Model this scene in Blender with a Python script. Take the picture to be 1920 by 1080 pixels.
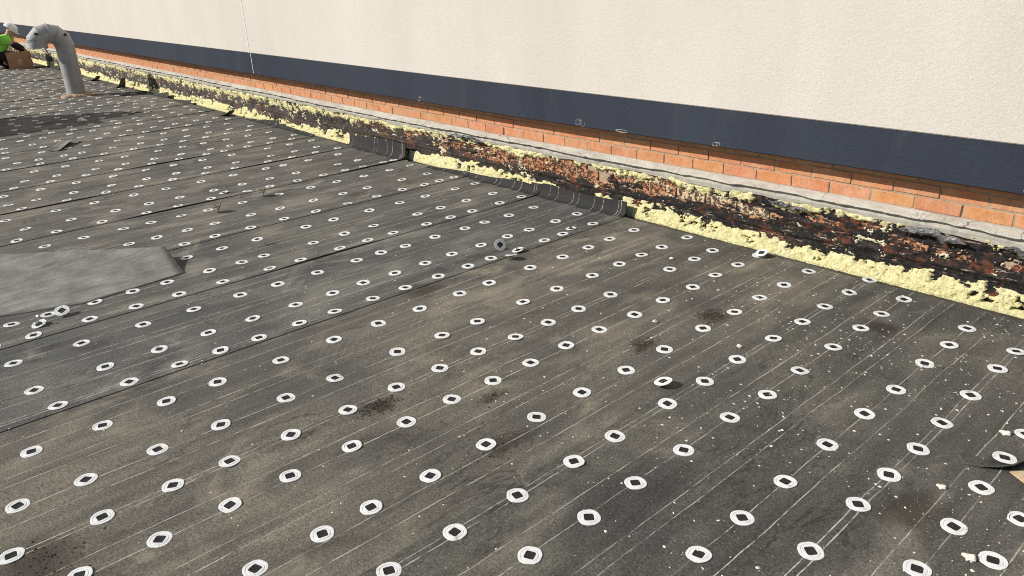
import bpy, bmesh, math, random
import numpy as np
from mathutils import Matrix, Vector

random.seed(11)
R = math.radians
scene = bpy.context.scene
for o in list(bpy.data.objects):
    bpy.data.objects.remove(o)

# ------------------------------------------------------------------ camera
# X runs along the wall (to the right), Y towards the wall, Z up; metres.
CAM_H = 1.62
cam_d = bpy.data.cameras.new('camera')
cam_d.sensor_width = 36.0
cam_d.lens = 36.0 * 1427.34 / 1920.0
cam_d.clip_start = 0.05
cam_d.clip_end = 500.0
cam = bpy.data.objects.new('camera', cam_d)
scene.collection.objects.link(cam)
cr = Vector((0.672438, 0.739464, -0.031943))
cu = Vector((-0.266175, 0.281867, 0.921793))
cf = Vector((-0.690636, 0.611346, -0.386365))
m = Matrix((cr, cu, -cf)).transposed().to_4x4()
m.translation = Vector((0, 0, CAM_H))
cam.matrix_world = m
scene.camera = cam

# ------------------------------------------------------------------ sky, sun
SUN_EL, SUN_DIR = R(33), Vector((0.53, 0.848, 0)).normalized()   # SUN_DIR: where shadows fall
world = bpy.data.worlds.new('World')
scene.world = world
world.use_nodes = True
wn = world.node_tree
wn.nodes.clear()
sky = wn.nodes.new('ShaderNodeTexSky')
sky.sky_type = 'NISHITA'
sky.sun_disc = False
sky.sun_elevation = SUN_EL
sky.sun_rotation = math.atan2(-SUN_DIR.x, -SUN_DIR.y)
bg = wn.nodes.new('ShaderNodeBackground')
bg.inputs['Strength'].default_value = 0.07
wo = wn.nodes.new('ShaderNodeOutputWorld')
wn.links.new(sky.outputs[0], bg.inputs['Color'])
wn.links.new(bg.outputs[0], wo.inputs['Surface'])
sd = bpy.data.lights.new('sun', 'SUN')
sd.energy = 4.6
sd.angle = R(0.5)
sd.color = (1.0, 0.95, 0.87)
sun = bpy.data.objects.new('sun', sd)
scene.collection.objects.link(sun)
trav = Vector((SUN_DIR.x * math.cos(SUN_EL), SUN_DIR.y * math.cos(SUN_EL), -math.sin(SUN_EL)))
sun.rotation_euler = trav.to_track_quat('-Z', 'Y').to_euler()
sun.location = (0, 0, 12)
vs = scene.view_settings
vs.view_transform = 'Standard'
vs.look = 'None'
vs.gamma = 1
vs.use_curve_mapping = False
vs.exposure = 0.12
scene.cycles.filter_width = 1.0

# ------------------------------------------------------------------ helpers
COL = scene.collection
def link(o, parent=None):
    COL.objects.link(o)
    if parent is not None:
        o.parent = parent
    return o
def tag(o, label=None, cat=None, group=None, kind=None):
    if label: o['label'] = label
    if cat: o['category'] = cat
    if group: o['group'] = group
    if kind: o['kind'] = kind
    return o
def empty(name, loc=(0, 0, 0), rz=0.0):
    o = bpy.data.objects.new(name, None)
    o.empty_display_size = 0.1
    o.location = loc
    o.rotation_euler = (0, 0, rz)
    return link(o)
def mesh_obj(name, verts, faces, mat, parent=None, smooth=False, uv=None):
    me = bpy.data.meshes.new(name)
    me.from_pydata([tuple(map(float, v)) for v in verts], [], faces)
    if uv is not None:
        lay = me.uv_layers.new(name='UVMap')
        vi = np.empty(len(me.loops), dtype=np.int32)
        me.loops.foreach_get('vertex_index', vi)
        lay.data.foreach_set('uv', np.asarray(uv, dtype=np.float32)[vi].ravel())
    if smooth:
        me.polygons.foreach_set('use_smooth', [True] * len(me.polygons))
    mats = mat if isinstance(mat, (list, tuple)) else [mat]
    for q in mats: me.materials.append(q)
    me.update()
    o = bpy.data.objects.new(name, me)
    return link(o, parent)
def np_mesh(name, V, Q, mat, parent=None, smooth=True, uv=None):
    me = bpy.data.meshes.new(name)
    V = np.ascontiguousarray(V, dtype=np.float32); Q = np.ascontiguousarray(Q, dtype=np.int32)
    me.vertices.add(len(V)); me.vertices.foreach_set('co', V.ravel())
    me.loops.add(Q.size); me.loops.foreach_set('vertex_index', Q.ravel())
    me.polygons.add(len(Q))
    me.polygons.foreach_set('loop_start', np.arange(0, Q.size, Q.shape[1], dtype=np.int32))
    me.polygons.foreach_set('loop_total', np.full(len(Q), Q.shape[1], dtype=np.int32))
    me.update(calc_edges=True)
    if uv is not None:
        lay = me.uv_layers.new(name='UVMap')
        lay.data.foreach_set('uv', np.asarray(uv, dtype=np.float32)[Q.ravel()].ravel())
    me.polygons.foreach_set('use_smooth', np.full(len(Q), smooth))
    me.materials.append(mat)
    me.validate()
    o = bpy.data.objects.new(name, me)
    return link(o, parent)
def box_vf(x0, x1, y0, y1, z0, z1):
    v = [(x, y, z) for x in (x0, x1) for y in (y0, y1) for z in (z0, z1)]
    f = [(0, 1, 3, 2), (4, 6, 7, 5), (0, 4, 5, 1), (2, 3, 7, 6), (0, 2, 6, 4), (1, 5, 7, 3)]
    return v, f
def box(name, x0, x1, y0, y1, z0, z1, mat, parent=None, bevel=0.0):
    bm = bmesh.new()
    v, f = box_vf(x0, x1, y0, y1, z0, z1)
    bv = [bm.verts.new(c) for c in v]
    for q in f: bm.faces.new([bv[i] for i in q])
    bmesh.ops.recalc_face_normals(bm, faces=bm.faces)
    if bevel: bmesh.ops.bevel(bm, geom=bm.edges[:], offset=bevel, segments=2, affect='EDGES')
    me = bpy.data.meshes.new(name); bm.to_mesh(me); bm.free()
    me.materials.append(mat)
    return link(bpy.data.objects.new(name, me), parent)
def tube_vf(pts, rad, n=10, caps=True):
    pts = [Vector(q) for q in pts]
    rad = rad if isinstance(rad, (list, tuple)) else [rad] * len(pts)
    V, F = [], []
    up = Vector((0.13, 0.21, 0.97))
    for i, q in enumerate(pts):
        t = (pts[min(i + 1, len(pts) - 1)] - pts[max(i - 1, 0)]).normalized()
        a = t.cross(up)
        if a.length < 1e-3: a = t.cross(Vector((1, 0, 0)))
        a.normalize(); b = t.cross(a)
        for k in range(n):
            w = 2 * math.pi * k / n
            V.append(q + (a * math.cos(w) + b * math.sin(w)) * rad[i])
    for i in range(len(pts) - 1):
        for k in range(n):
            F.append((i * n + k, i * n + (k + 1) % n, (i + 1) * n + (k + 1) % n, (i + 1) * n + k))
    if caps:
        F.append(tuple(range(n))); F.append(tuple((len(pts) - 1) * n + k for k in range(n))[::-1])
    return V, F

# --- numpy value noise, about -1..1
def _h(ix, iy, s):
    h = (ix.astype(np.int64) * 374761393 + iy.astype(np.int64) * 668265263 + s * 974634777) & 0xffffffff
    h = ((h ^ (h >> 13)) * 1274126177) & 0xffffffff
    h = h ^ (h >> 16)
    return (h & 0xffff) / 32767.5 - 1.0
def noise(x, y=0.0, s=0):
    x, y = np.broadcast_arrays(np.asarray(x, float), np.asarray(y, float))
    ix, iy = np.floor(x), np.floor(y)
    fx, fy = x - ix, y - iy
    fx = fx * fx * fx * (fx * (fx * 6 - 15) + 10); fy = fy * fy * fy * (fy * (fy * 6 - 15) + 10)
    a, b = _h(ix, iy, s), _h(ix + 1, iy, s)
    c, d = _h(ix, iy + 1, s), _h(ix + 1, iy + 1, s)
    return (a * (1 - fx) + b * fx) * (1 - fy) + (c * (1 - fx) + d * fx) * fy
def fbm(x, y=0.0, o=4, s=0, g=0.5):
    t, a, n = 0.0, 1.0, 0.0
    for k in range(o):
        t = t + a * noise(np.asarray(x) * 2 ** k + 17.3 * k, np.asarray(y) * 2 ** k + 9.1 * k, s + k); n += a; a *= g
    return t / n
def sstep(a, b, x):
    t = np.clip((np.asarray(x, float) - a) / (b - a), 0, 1)
    return t * t * (3 - 2 * t)

# ------------------------------------------------------------------ materials
class NT:
    def __init__(self, name):
        self.mat = bpy.data.materials.new(name); self.mat.use_nodes = True
        self.t = self.mat.node_tree; self.t.nodes.clear()
        self.out = self.n('ShaderNodeOutputMaterial')
        self.b = self.n('ShaderNodeBsdfPrincipled')
        self.l(self.b.outputs[0], self.out.inputs['Surface'])
    def n(self, kind, **kw):
        q = self.t.nodes.new(kind)
        for k, v in kw.items(): setattr(q, k, v)
        return q
    def l(self, a, b): self.t.links.new(a, b)
    def put(self, sock, v):
        if hasattr(v, 'links'): self.l(v, sock)
        else: sock.default_value = v
    def math(self, op, a, b=0.0, c=None, clamp=False):
        q = self.n('ShaderNodeMath', operation=op, use_clamp=clamp)
        self.put(q.inputs[0], a); self.put(q.inputs[1], b)
        if c is not None: self.put(q.inputs[2], c)
        return q.outputs[0]
    def noise(self, vec, scale, detail=4, rough=0.55, dist=0.0):
        q = self.n('ShaderNodeTexNoise')
        self.l(vec, q.inputs['Vector'])
        q.inputs['Scale'].default_value = scale; q.inputs['Detail'].default_value = detail
        q.inputs['Roughness'].default_value = rough; q.inputs['Distortion'].default_value = dist
        return q.outputs['Fac']
    def ramp(self, fac, stops):
        q = self.n('ShaderNodeValToRGB')
        self.l(fac, q.inputs['Fac'])
        while len(q.color_ramp.elements) > 1: q.color_ramp.elements.remove(q.color_ramp.elements[-1])
        for i, (pos, col) in enumerate(stops):
            e = q.color_ramp.elements[0] if i == 0 else q.color_ramp.elements.new(pos)
            e.position = pos
            e.color = (*col, 1) if isinstance(col, tuple) else (col, col, col, 1)
        return q.outputs['Color']
    def mix(self, fac, a, b, mode='MIX'):
        q = self.n('ShaderNodeMix', data_type='RGBA', blend_type=mode)
        self.put(q.inputs[0], fac)
        for s, v in ((q.inputs[6], a), (q.inputs[7], b)):
            if isinstance(v, tuple): s.default_value = (*v, 1) if len(v) == 3 else v
            else: self.put(s, v)
        return q.outputs[2]
    def pos(self): return self.n('ShaderNodeNewGeometry').outputs['Position']
    def obj(self): return self.n('ShaderNodeTexCoord').outputs['Object']
    def scale(self, vec, s):
        q = self.n('ShaderNodeMapping'); self.l(vec, q.inputs['Vector']); q.inputs['Scale'].default_value = s
        return q.outputs[0]
    def bump(self, h, strength=0.3, dist=0.01):
        q = self.n('ShaderNodeBump'); q.inputs['Strength'].default_value = strength; q.inputs['Distance'].default_value = dist
        self.l(h, q.inputs['Height']); self.l(q.outputs[0], self.b.inputs['Normal'])
    def done(self, col, rough=0.9, spec=0.3, metal=0.0):
        if isinstance(col, tuple): self.b.inputs['Base Color'].default_value = (*col, 1)
        else: self.l(col, self.b.inputs['Base Color'])
        self.put(self.b.inputs['Roughness'], rough)
        self.b.inputs['Specular IOR Level'].default_value = spec
        self.b.inputs['Metallic'].default_value = metal
        return self.mat

LINES = [0.042, 0.064, 0.200, 0.283, 0.432, 0.484, 0.632, 0.714, 0.850, 0.872]
def felt_material(name, lines=True, back=False):
    t = NT(name)
    P = t.pos()
    oi = t.n('ShaderNodeObjectInfo')
    if back:
        grain = t.noise(P, 130, 3, 0.8)
        big = t.noise(t.scale(P, (1, 1, 1)), 7, 5, 0.6)
        col = t.ramp(big, [(0.3, (0.15, 0.148, 0.138)), (0.7, (0.27, 0.265, 0.245))])
        col = t.mix(0.8, col, t.ramp(grain, [(0.3, 0.4), (0.7, 1.55)]), 'MULTIPLY')
        stp = t.noise(t.scale(P, (1.0, 0.12, 1.0)), 30, 4, 0.65)
        col = t.mix(0.6, col, t.ramp(stp, [(0.3, 0.62), (0.7, 1.35)]), 'MULTIPLY')
        t.bump(t.math('ADD', grain, stp), 0.4, 0.003)
        return t.done(col, 0.95, 0.2)
    big = t.noise(P, 0.9, 5, 0.62, 0.3)
    mid = t.noise(t.scale(P, (1.0, 0.6, 1.0)), 3.0, 5, 0.62, 0.7)
    fine = t.noise(P, 125, 3, 0.8)
    grit = t.noise(P, 210, 2, 0.6)
    streak = t.noise(t.scale(P, (1.0, 0.07, 1.0)), 22, 4, 0.6)
    base = t.ramp(big, [(0.30, (0.070, 0.069, 0.066)), (0.50, (0.099, 0.095, 0.086)), (0.70, (0.140, 0.130, 0.110))])
    dust = t.ramp(mid, [(0.50, 0.0), (0.78, 1.0)])
    base = t.mix(t.math('MULTIPLY', dust, 0.75), base, (0.262, 0.235, 0.190))
    base = t.mix(t.ramp(mid, [(0.27, 0.75), (0.45, 0.0)]), base, (0.046, 0.043, 0.040))
    base = t.mix(0.55, base, t.ramp(streak, [(0.3, 0.62), (0.7, 1.35)]), 'MULTIPLY')
    base = t.mix(0.95, base, t.ramp(fine, [(0.28, 0.36), (0.5, 0.94), (0.74, 1.85)]), 'MULTIPLY')
    base = t.mix(t.ramp(grit, [(0.68, 0.0), (0.74, 0.75)]), base, (0.33, 0.30, 0.25))
    # scuffed pale patches and faint dark scorch stains
    sc = t.noise(t.scale(P, (1.3, 0.8, 1)), 2.1, 6, 0.72, 1.2)
    base = t.mix(t.ramp(sc, [(0.58, 0.0), (0.78, 0.6)]), base, (0.36, 0.32, 0.25))
    st = t.noise(P, 1.7, 7, 0.7, 0.9)
    base = t.mix(t.ramp(st, [(0.26, 0.85), (0.36, 0.0)]), base, (0.020, 0.017, 0.014))
    # soaked brown stains left by the heaps of dirt
    wp = t.n('ShaderNodeVectorMath', operation='ADD'); t.l(P, wp.inputs[0])
    nz = t.n('ShaderNodeTexNoise'); t.l(P, nz.inputs['Vector']); nz.inputs['Scale'].default_value = 14; nz.inputs['Detail'].default_value = 5
    vm = t.n('ShaderNodeVectorMath', operation='MULTIPLY_ADD'); t.l(nz.outputs['Color'], vm.inputs[0]); vm.inputs[1].default_value = (0.14, 0.14, 0); vm.inputs[2].default_value = (-0.07, -0.07, 0)
    t.l(vm.outputs[0], wp.inputs[1])
    for sx_, sy_, rx, ry in ((-2.355, 1.345, 0.07, 0.11), (-1.936, 2.513, 0.08, 0.10), (-1.884, 2.987, 0.09, 0.11), (-2.09, 1.713, 0.05, 0.09), (-2.34, 0.10, 0.16, 0.14), (-1.80, 1.53, 0.07, 0.12), (-1.25, 3.42, 0.12, 0.10), (-0.62, 2.2, 0.12, 0.16), (-3.2, 2.2, 0.10, 0.14), (-5.2, 3.0, .06, .16)):
        mp = t.n('ShaderNodeMapping', vector_type='TEXTURE'); t.l(wp.outputs[0], mp.inputs['Vector'])
        mp.inputs['Location'].default_value = (sx_, sy_, 0); mp.inputs['Scale'].default_value = (rx, ry, 50)
        ln = t.n('ShaderNodeVectorMath', operation='LENGTH'); t.l(mp.outputs[0], ln.inputs[0])
        base = t.mix(t.math('MULTIPLY', t.ramp(ln.outputs['Value'], [(0.35, 1.0), (1.0, 0.0)]), 0.72), base, (0.034, 0.026, 0.020))
    # tread marks of boots: short ribs inside scattered patches
    wv = t.n('ShaderNodeTexWave', wave_type='BANDS', bands_direction='DIAGONAL')
    t.l(P, wv.inputs['Vector']); wv.inputs['Scale'].default_value = 13.0; wv.inputs['Distortion'].default_value = 3.0
    wv.inputs['Detail'].default_value = 2.0; wv.inputs['Detail Scale'].default_value = 2.0
    tm = t.math('MULTIPLY', t.ramp(t.noise(P, 2.9, 2, 0.4), [(0.60, 0.0), (0.68, 1.0)]), t.ramp(wv.outputs['Fac'], [(0.55, 0.0), (0.8, 0.2)]))
    base = t.mix(t.math('MULTIPLY', tm, t.ramp(fine, [(0.4, 0.0), (0.6, 1.0)])), base, (0.30, 0.275, 0.225))
    # long dried wrinkles
    cr = t.math('ABSOLUTE', t.math('SUBTRACT', t.noise(t.scale(P, (1.0, 0.45, 1)), 2.4, 6, 0.62, 0.8), 0.5))
    base = t.mix(t.math('MULTIPLY', t.ramp(cr, [(0.0, 0.75), (0.012, 0.0)]), t.ramp(t.noise(P, 1.3, 2, 0.5), [(0.5, 0.0), (0.62, 1.0)])), base, (0.030, 0.027, 0.023))
    # tint of the single sheet
    base = t.mix(1.0, base, oi.outputs['Color'], 'MULTIPLY')
    if lines:
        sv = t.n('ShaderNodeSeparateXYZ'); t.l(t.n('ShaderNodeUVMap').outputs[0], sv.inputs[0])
        clean_shade = t.math('MULTIPLY', t.math('GREATER_THAN', sv.outputs[1], 10.0), 1.0)
        clean_shade_col = t.mix(0.8, (0.024, 0.024, 0.025), t.ramp(fine, [(0.3, 0.5), (0.7, 1.5)]), 'MULTIPLY')  # clean felt on turned-up ends, with shade painted in to offset the sun
        base = t.mix(t.math('MULTIPLY', clean_shade, 0.9), base, clean_shade_col)
        uv = t.n('ShaderNodeUVMap').outputs[0]
        sep = t.n('ShaderNodeSeparateXYZ'); t.l(uv, sep.inputs[0])
        wob = t.noise(t.scale(P, (0.6, 1, 1)), 2.6, 3, 0.5)
        u = t.math('ADD', sep.outputs[0], t.math('MULTIPLY', t.math('SUBTRACT', wob, 0.5), 0.022))
        wid = t.math('MULTIPLY_ADD', t.noise(P, 60, 2, 0.6), 0.0028, 0.0004)
        acc = None
        for c in LINES:
            d = t.math('ABSOLUTE', t.math('SUBTRACT', u, c))
            g = t.math('LESS_THAN', d, wid)
            acc = g if acc is None else t.math('MAXIMUM', acc, g)
        worn = t.ramp(t.noise(t.scale(P, (1, 0.35, 1)), 55, 4, 0.7), [(0.38, 0.05), (0.56, 0.9)])
        worn2 = t.ramp(t.noise(P, 1.9, 3, 0.6), [(0.35, 0.2), (0.6, 1.0)])
        base = t.mix(t.math('MULTIPLY', acc, t.math('MULTIPLY', worn, worn2)), base, (0.54, 0.52, 0.46))
    h = t.math('ADD', t.math('MULTIPLY', fine, 0.6), t.math('MULTIPLY', t.noise(P, 28, 4, 0.6), 1.2))
    t.bump(h, 0.30, 0.004)
    return t.done(base, t.math('MULTIPLY_ADD', mid, 0.15, 0.80), 0.25)
FELT = felt_material('felt_printed')
FELT_PLAIN = felt_material('felt_plain', lines=False)
FELT_BACK = felt_material('felt_back', back=True)

def m_stucco(name, a, b, bstr, sc=1.0, scuff=None):
    t = NT(name); P = t.pos()
    big = t.noise(t.scale(P, (1, 1, 0.35)), 1.3, 5, 0.6)
    col = t.ramp(big, [(0.32, a), (0.68, b)])
    grain = t.noise(P, 170 * sc, 3, 0.65)
    lump = t.noise(P, 62 * sc, 3, 0.6)
    col = t.mix(0.55, col, t.ramp(grain, [(0.32, 0.70), (0.68, 1.18)]), 'MULTIPLY')
    dirt = t.noise(t.scale(P, (1.0, 1.0, 0.25)), 5.0, 6, 0.7, 0.6)
    col = t.mix(t.ramp(dirt, [(0.56, 0.0), (0.80, 0.35)]), col, scuff or a)
    t.bump(t.math('ADD', t.math('MULTIPLY', lump, 1.0), t.math('MULTIPLY', grain, 0.6)), bstr, 0.006)
    return t.done(col, 0.92, 0.2)
STUCCO = m_stucco('stucco_cream', (0.58, 0.542, 0.49), (0.64, 0.603, 0.55), 0.42, 1.15, (0.53, 0.495, 0.435))
BAND = m_stucco('stucco_dark', (0.030, 0.036, 0.052), (0.041, 0.049, 0.068), 0.6, 0.9, (0.075, 0.080, 0.090))

def m_brick(name, lower=False):
    t = NT(name); P = t.pos(); oi = t.n('ShaderNodeObjectInfo')
    n = t.noise(P, 16, 5, 0.65)
    f = t.noise(t.scale(P, (1.0, 1, 0.35)), 120, 3, 0.7)
    col = t.ramp(n, [(0.3, (0.47, 0.195, 0.095)), (0.55, (0.55, 0.245, 0.122)), (0.75, (0.60, 0.30, 0.16))])
    col = t.mix(0.5, col, t.ramp(f, [(0.3, 0.72), (0.7, 1.25)]), 'MULTIPLY')
    col = t.mix(1.0, col, oi.outputs['Color'], 'MULTIPLY')
    ds = t.noise(P, 9, 5, 0.7)
    col = t.mix(t.ramp(ds, [(0.45, 0.0), (0.7, 0.38)]), col, (0.58, 0.42, 0.30))
    pit = t.noise(P, 75, 2, 0.5)
    col = t.mix(t.ramp(pit, [(0.25, 0.75), (0.32, 0.0)]), col, (0.10, 0.045, 0.025))
    if lower:
        a = t.noise(P, 38, 6, 0.75, 0.4)
        col = t.mix(t.ramp(a, [(0.45, 0.0), (0.51, 0.92)]), col, (0.020, 0.013, 0.011))
        b = t.noise(P, 55, 5, 0.7, 0.3)
        col = t.mix(t.ramp(b, [(0.60, 0.0), (0.68, 0.85)]), col, (0.55, 0.50, 0.40))
    t.bump(t.math('ADD', f, t.math('MULTIPLY', n, 2.0)), 0.5 if lower else 0.35, 0.004)
    return t.done(col, 0.92, 0.2)
BRICK = m_brick('brick_clean')
BRICK_LOW = m_brick('brick_stripped', True)

def m_simple(name, stops, scale, rough=0.9, spec=0.25, bump=0.3, dist=0.004, metal=0.0, sc=(1, 1, 1), grain=None, oc=False):
    t = NT(name); P = t.obj() if oc else t.pos()
    n = t.noise(t.scale(P, sc), scale, 5, 0.65, 0.2)
    col = t.ramp(n, stops)
    g = t.noise(P, grain or scale * 5, 3, 0.65)
    col = t.mix(0.6, col, t.ramp(g, [(0.3, 0.72), (0.7, 1.25)]), 'MULTIPLY')
    t.bump(t.math('ADD', n, t.math('MULTIPLY', g, 0.6)), bump, dist)
    return t.done(col, rough, spec, metal)
MORTAR = m_simple('mortar', [(0.3, (0.30, 0.215, 0.145)), (0.7, (0.46, 0.35, 0.25))], 30)
def m_ledge():
    t = NT('ledge_mortar'); P = t.pos()
    n = t.noise(t.scale(P, (0.5, 1, 1)), 12, 6, 0.7, 0.3)
    col = t.ramp(n, [(0.3, (0.36, 0.33, 0.285)), (0.55, (0.50, 0.47, 0.415)), (0.75, (0.57, 0.545, 0.49))])
    g = t.noise(P, 130, 3, 0.7)
    col = t.mix(0.6, col, t.ramp(g, [(0.3, 0.7), (0.7, 1.25)]), 'MULTIPLY')
    ck = t.math('ABSOLUTE', t.math('SUBTRACT', t.noise(t.scale(P, (1, 1, 0.25)), 6, 3, 0.5, 0.4), 0.5))
    gate = t.ramp(t.noise(P, 3.1, 2, 0.5), [(0.48, 0.0), (0.55, 1.0)])
    col = t.mix(t.math('MULTIPLY', t.ramp(ck, [(0.0, 0.9), (0.010, 0.0)]), gate), col, (0.07, 0.055, 0.045))
    st = t.noise(P, 26, 5, 0.7)
    col = t.mix(t.ramp(st, [(0.62, 0.0), (0.72, 0.55)]), col, (0.26, 0.20, 0.14))
    t.bump(t.math('ADD', t.math('MULTIPLY', n, 2.0), g), 0.5, 0.006)
    return t.done(col, 0.93, 0.2)
LEDGE = m_ledge()
STRIP = m_simple('strip_mortar', [(0.3, (0.34, 0.325, 0.285)), (0.7, (0.52, 0.50, 0.44))], 24, grain=170, bump=0.6)
def m_foam():
    t = NT('foam_yellow'); P = t.pos()
    n = t.noise(P, 22, 6, 0.72, 0.4)
    f = t.noise(P, 130, 3, 0.7)
    col = t.ramp(n, [(0.26, (0.55, 0.47, 0.25)), (0.40, (0.70, 0.64, 0.33)), (0.58, (0.80, 0.765, 0.42)), (0.78, (0.85, 0.83, 0.60))])
    big = t.noise(P, 5, 4, 0.6)
    col = t.mix(t.ramp(big, [(0.52, 0.0), (0.75, 0.55)]), col, (0.78, 0.74, 0.56))
    cr = t.noise(P, 34, 7, 0.82, 0.8)
    col = t.mix(t.ramp(cr, [(0.37, 0.85), (0.45, 0.0)]), col, (0.24, 0.165, 0.085))
    hc_ = t.math('ABSOLUTE', t.math('SUBTRACT', t.noise(P, 27, 4, 0.6, 0.9), 0.5))
    col = t.mix(t.ramp(hc_, [(0.0, 0.8), (0.022, 0.0)]), col, (0.30, 0.20, 0.10))
    t.bump(t.math('ADD', t.math('MULTIPLY', n, 2), t.math('ADD', f, t.math('MULTIPLY', cr, 1.5))), 0.75, 0.007)
    return t.done(col, 0.95, 0.15)
FOAM = m_foam()
def m_tar():
    t = NT('tar_black'); P = t.pos()
    n = t.noise(P, 20, 6, 0.75, 0.3)
    col = t.ramp(n, [(0.30, (0.006, 0.006, 0.006)), (0.50, (0.012, 0.011, 0.011)), (0.62, (0.040, 0.034, 0.031)), (0.72, (0.13, 0.10, 0.08))])
    rd = t.noise(t.scale(P, (1, 1, 1.6)), 9, 5, 0.7, 0.3)
    col = t.mix(t.ramp(rd, [(0.54, 0.0), (0.62, 0.85)]), col, (0.13, 0.042, 0.022))
    wh = t.noise(t.scale(P, (0.35, 1, 1.2)), 75, 5, 0.75)
    col = t.mix(t.ramp(wh, [(0.64, 0.0), (0.70, 0.8)]), col, (0.42, 0.38, 0.32))
    mj = t.noise(t.scale(P, (0.22, 1, 1.6)), 42, 5, 0.72, 0.2)
    col = t.mix(t.ramp(mj, [(0.61, 0.0), (0.66, 0.8)]), col, (0.40, 0.33, 0.26))
    # faded grey-brown further along the wall
    sx = t.n('ShaderNodeSeparateXYZ'); t.l(P, sx.inputs[0])
    far = t.math('MULTIPLY_ADD', sx.outputs[0], -0.16, -0.55, clamp=True)
    col = t.mix(t.math('MULTIPLY', far, t.ramp(t.noise(P, 6, 4, 0.6), [(0.35, 0.15), (0.6, 0.75)])), col, (0.11, 0.095, 0.078))
    t.bump(t.math('ADD', t.math('MULTIPLY', n, 2.0), wh), 0.8, 0.006)
    return t.done(col, t.math('MULTIPLY_ADD', n, 0.3, 0.6), 0.25)
TAR = m_tar()
def m_plate():
    t = NT('plate_white'); P = t.pos(); O = t.obj()
    n = t.noise(P, 45, 4, 0.65)
    col = t.ramp(n, [(0.3, (0.64, 0.65, 0.645)), (0.7, (0.78, 0.79, 0.79))])
    d = t.noise(P, 21, 6, 0.72, 0.5)
    r = t.n('ShaderNodeObjectInfo').outputs['Random']
    thr = t.math('MULTIPLY_ADD', r, -0.10, 0.66)
    m_ = t.math('MULTIPLY', t.math('SUBTRACT', d, thr, clamp=True), 9.0, clamp=True)
    col = t.mix(t.math('MULTIPLY', m_, 0.75), col, (0.23, 0.20, 0.155))
    sp_ = t.noise(P, 160, 2, 0.6)
    col = t.mix(t.ramp(sp_, [(0.66, 0.0), (0.72, 0.6)]), col, (0.25, 0.22, 0.18))
    t.bump(n, 0.15, 0.001)
    return t.done(col, t.math('MULTIPLY_ADD', m_, 0.4, 0.42), 0.45)
WHITE = m_plate()
ZINC = m_simple('zinc_leg', [(0.3, (0.20, 0.20, 0.19)), (0.7, (0.36, 0.36, 0.35))], 60, 0.45, 0.5, 0.1, 0.001, metal=0.6)
SOCKET = m_simple('socket_dark', [(0.3, (0.014, 0.014, 0.015)), (0.7, (0.034, 0.034, 0.034))], 60, 0.8, 0.2)
GALV = m_simple('galvanised_grey', [(0.3, (0.27, 0.275, 0.275)), (0.5, (0.34, 0.345, 0.34)), (0.7, (0.40, 0.40, 0.39))], 9, 0.62, 0.4, 0.25, 0.003, metal=0.25, grain=45)
DARKMETAL = m_simple('dark_tab', [(0.3, (0.02, 0.02, 0.02)), (0.7, (0.05, 0.05, 0.05))], 40)
SEALANT = m_simple('sealant_white', [(0.3, (0.62, 0.61, 0.57)), (0.7, (0.72, 0.71, 0.68))], 30)
CARD = m_simple('cardboard', [(0.3, (0.36, 0.205, 0.11)), (0.7, (0.44, 0.26, 0.15))], 14, grain=90, bump=0.1)
TAPE = m_simple('tape_tan', [(0.3, (0.48, 0.34, 0.19)), (0.7, (0.54, 0.40, 0.24))], 20, 0.4, 0.4)
LIME = m_simple('lime_cloth', [(0.3, (0.20, 0.68, 0.07)), (0.7, (0.34, 0.86, 0.14))], 14, bump=0.5, dist=0.01)
BLACKCLOTH = m_simple('black_cloth', [(0.3, (0.012, 0.012, 0.014)), (0.7, (0.028, 0.028, 0.03))], 20)
HELMET = m_simple('helmet_white', [(0.3, (0.72, 0.72, 0.70)), (0.7, (0.80, 0.80, 0.78))], 20, 0.35, 0.5, 0.03)
SKIN = m_simple('skin', [(0.3, (0.42, 0.24, 0.17)), (0.7, (0.52, 0.31, 0.22))], 20, 0.6, 0.4, 0.1)
WOOD = m_simple('wood_tan', [(0.3, (0.48, 0.36, 0.21)), (0.7, (0.62, 0.49, 0.31))], 12, sc=(6, 1, 6))
DIRT = m_simple('dirt_dark', [(0.3, (0.018, 0.014, 0.011)), (0.7, (0.05, 0.038, 0.028))], 60)
SPECK = m_simple('wall_speck', [(0.3, (0.40, 0.36, 0.26)), (0.7, (0.74, 0.69, 0.47))], 30)
CRUMB = m_simple('foam_crumb', [(0.3, (0.62, 0.59, 0.49)), (0.7, (0.78, 0.75, 0.66))], 40)
FILM = m_simple('film_grey', [(0.3, (0.055, 0.055, 0.06)), (0.7, (0.16, 0.16, 0.165))], 18, 0.35, 0.5, 0.5, 0.01)
DECK = m_simple('deck_dark', [(0.3, (0.04, 0.039, 0.035)), (0.7, (0.085, 0.08, 0.068))], 4, grain=120)

# ------------------------------------------------------------------ roof
roof = mesh_obj('roof', [(-60, -40, -0.012), (30, -40, -0.012), (30, 4.07, -0.012), (-60, 4.07, -0.012)], [(0, 1, 2, 3)], DECK)
tag(roof, 'flat roof covered with strips of dark roofing felt', 'roof', kind='structure')

LAP = [2.75, 1.88, 1.0, 0.12, -0.745, -1.55, -2.421, -3.31, -4.16, -5.018, -5.969, -6.856, -7.665, -8.534, -9.461]
while LAP[-1] > -23: LAP.append(round(LAP[-1] - 0.883, 3))
def hz(x, y):
    """gentle buckles of the felt, shared by all sheets"""
    b = 0.0042 * fbm(np.asarray(x) * 1.6, np.asarray(y) * 0.9, 3, 5)
    r = 0.0035 * np.abs(noise(np.asarray(x) * 5.5, np.asarray(y) * 0.55, 9))
    return 0.006 + b + r
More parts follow.
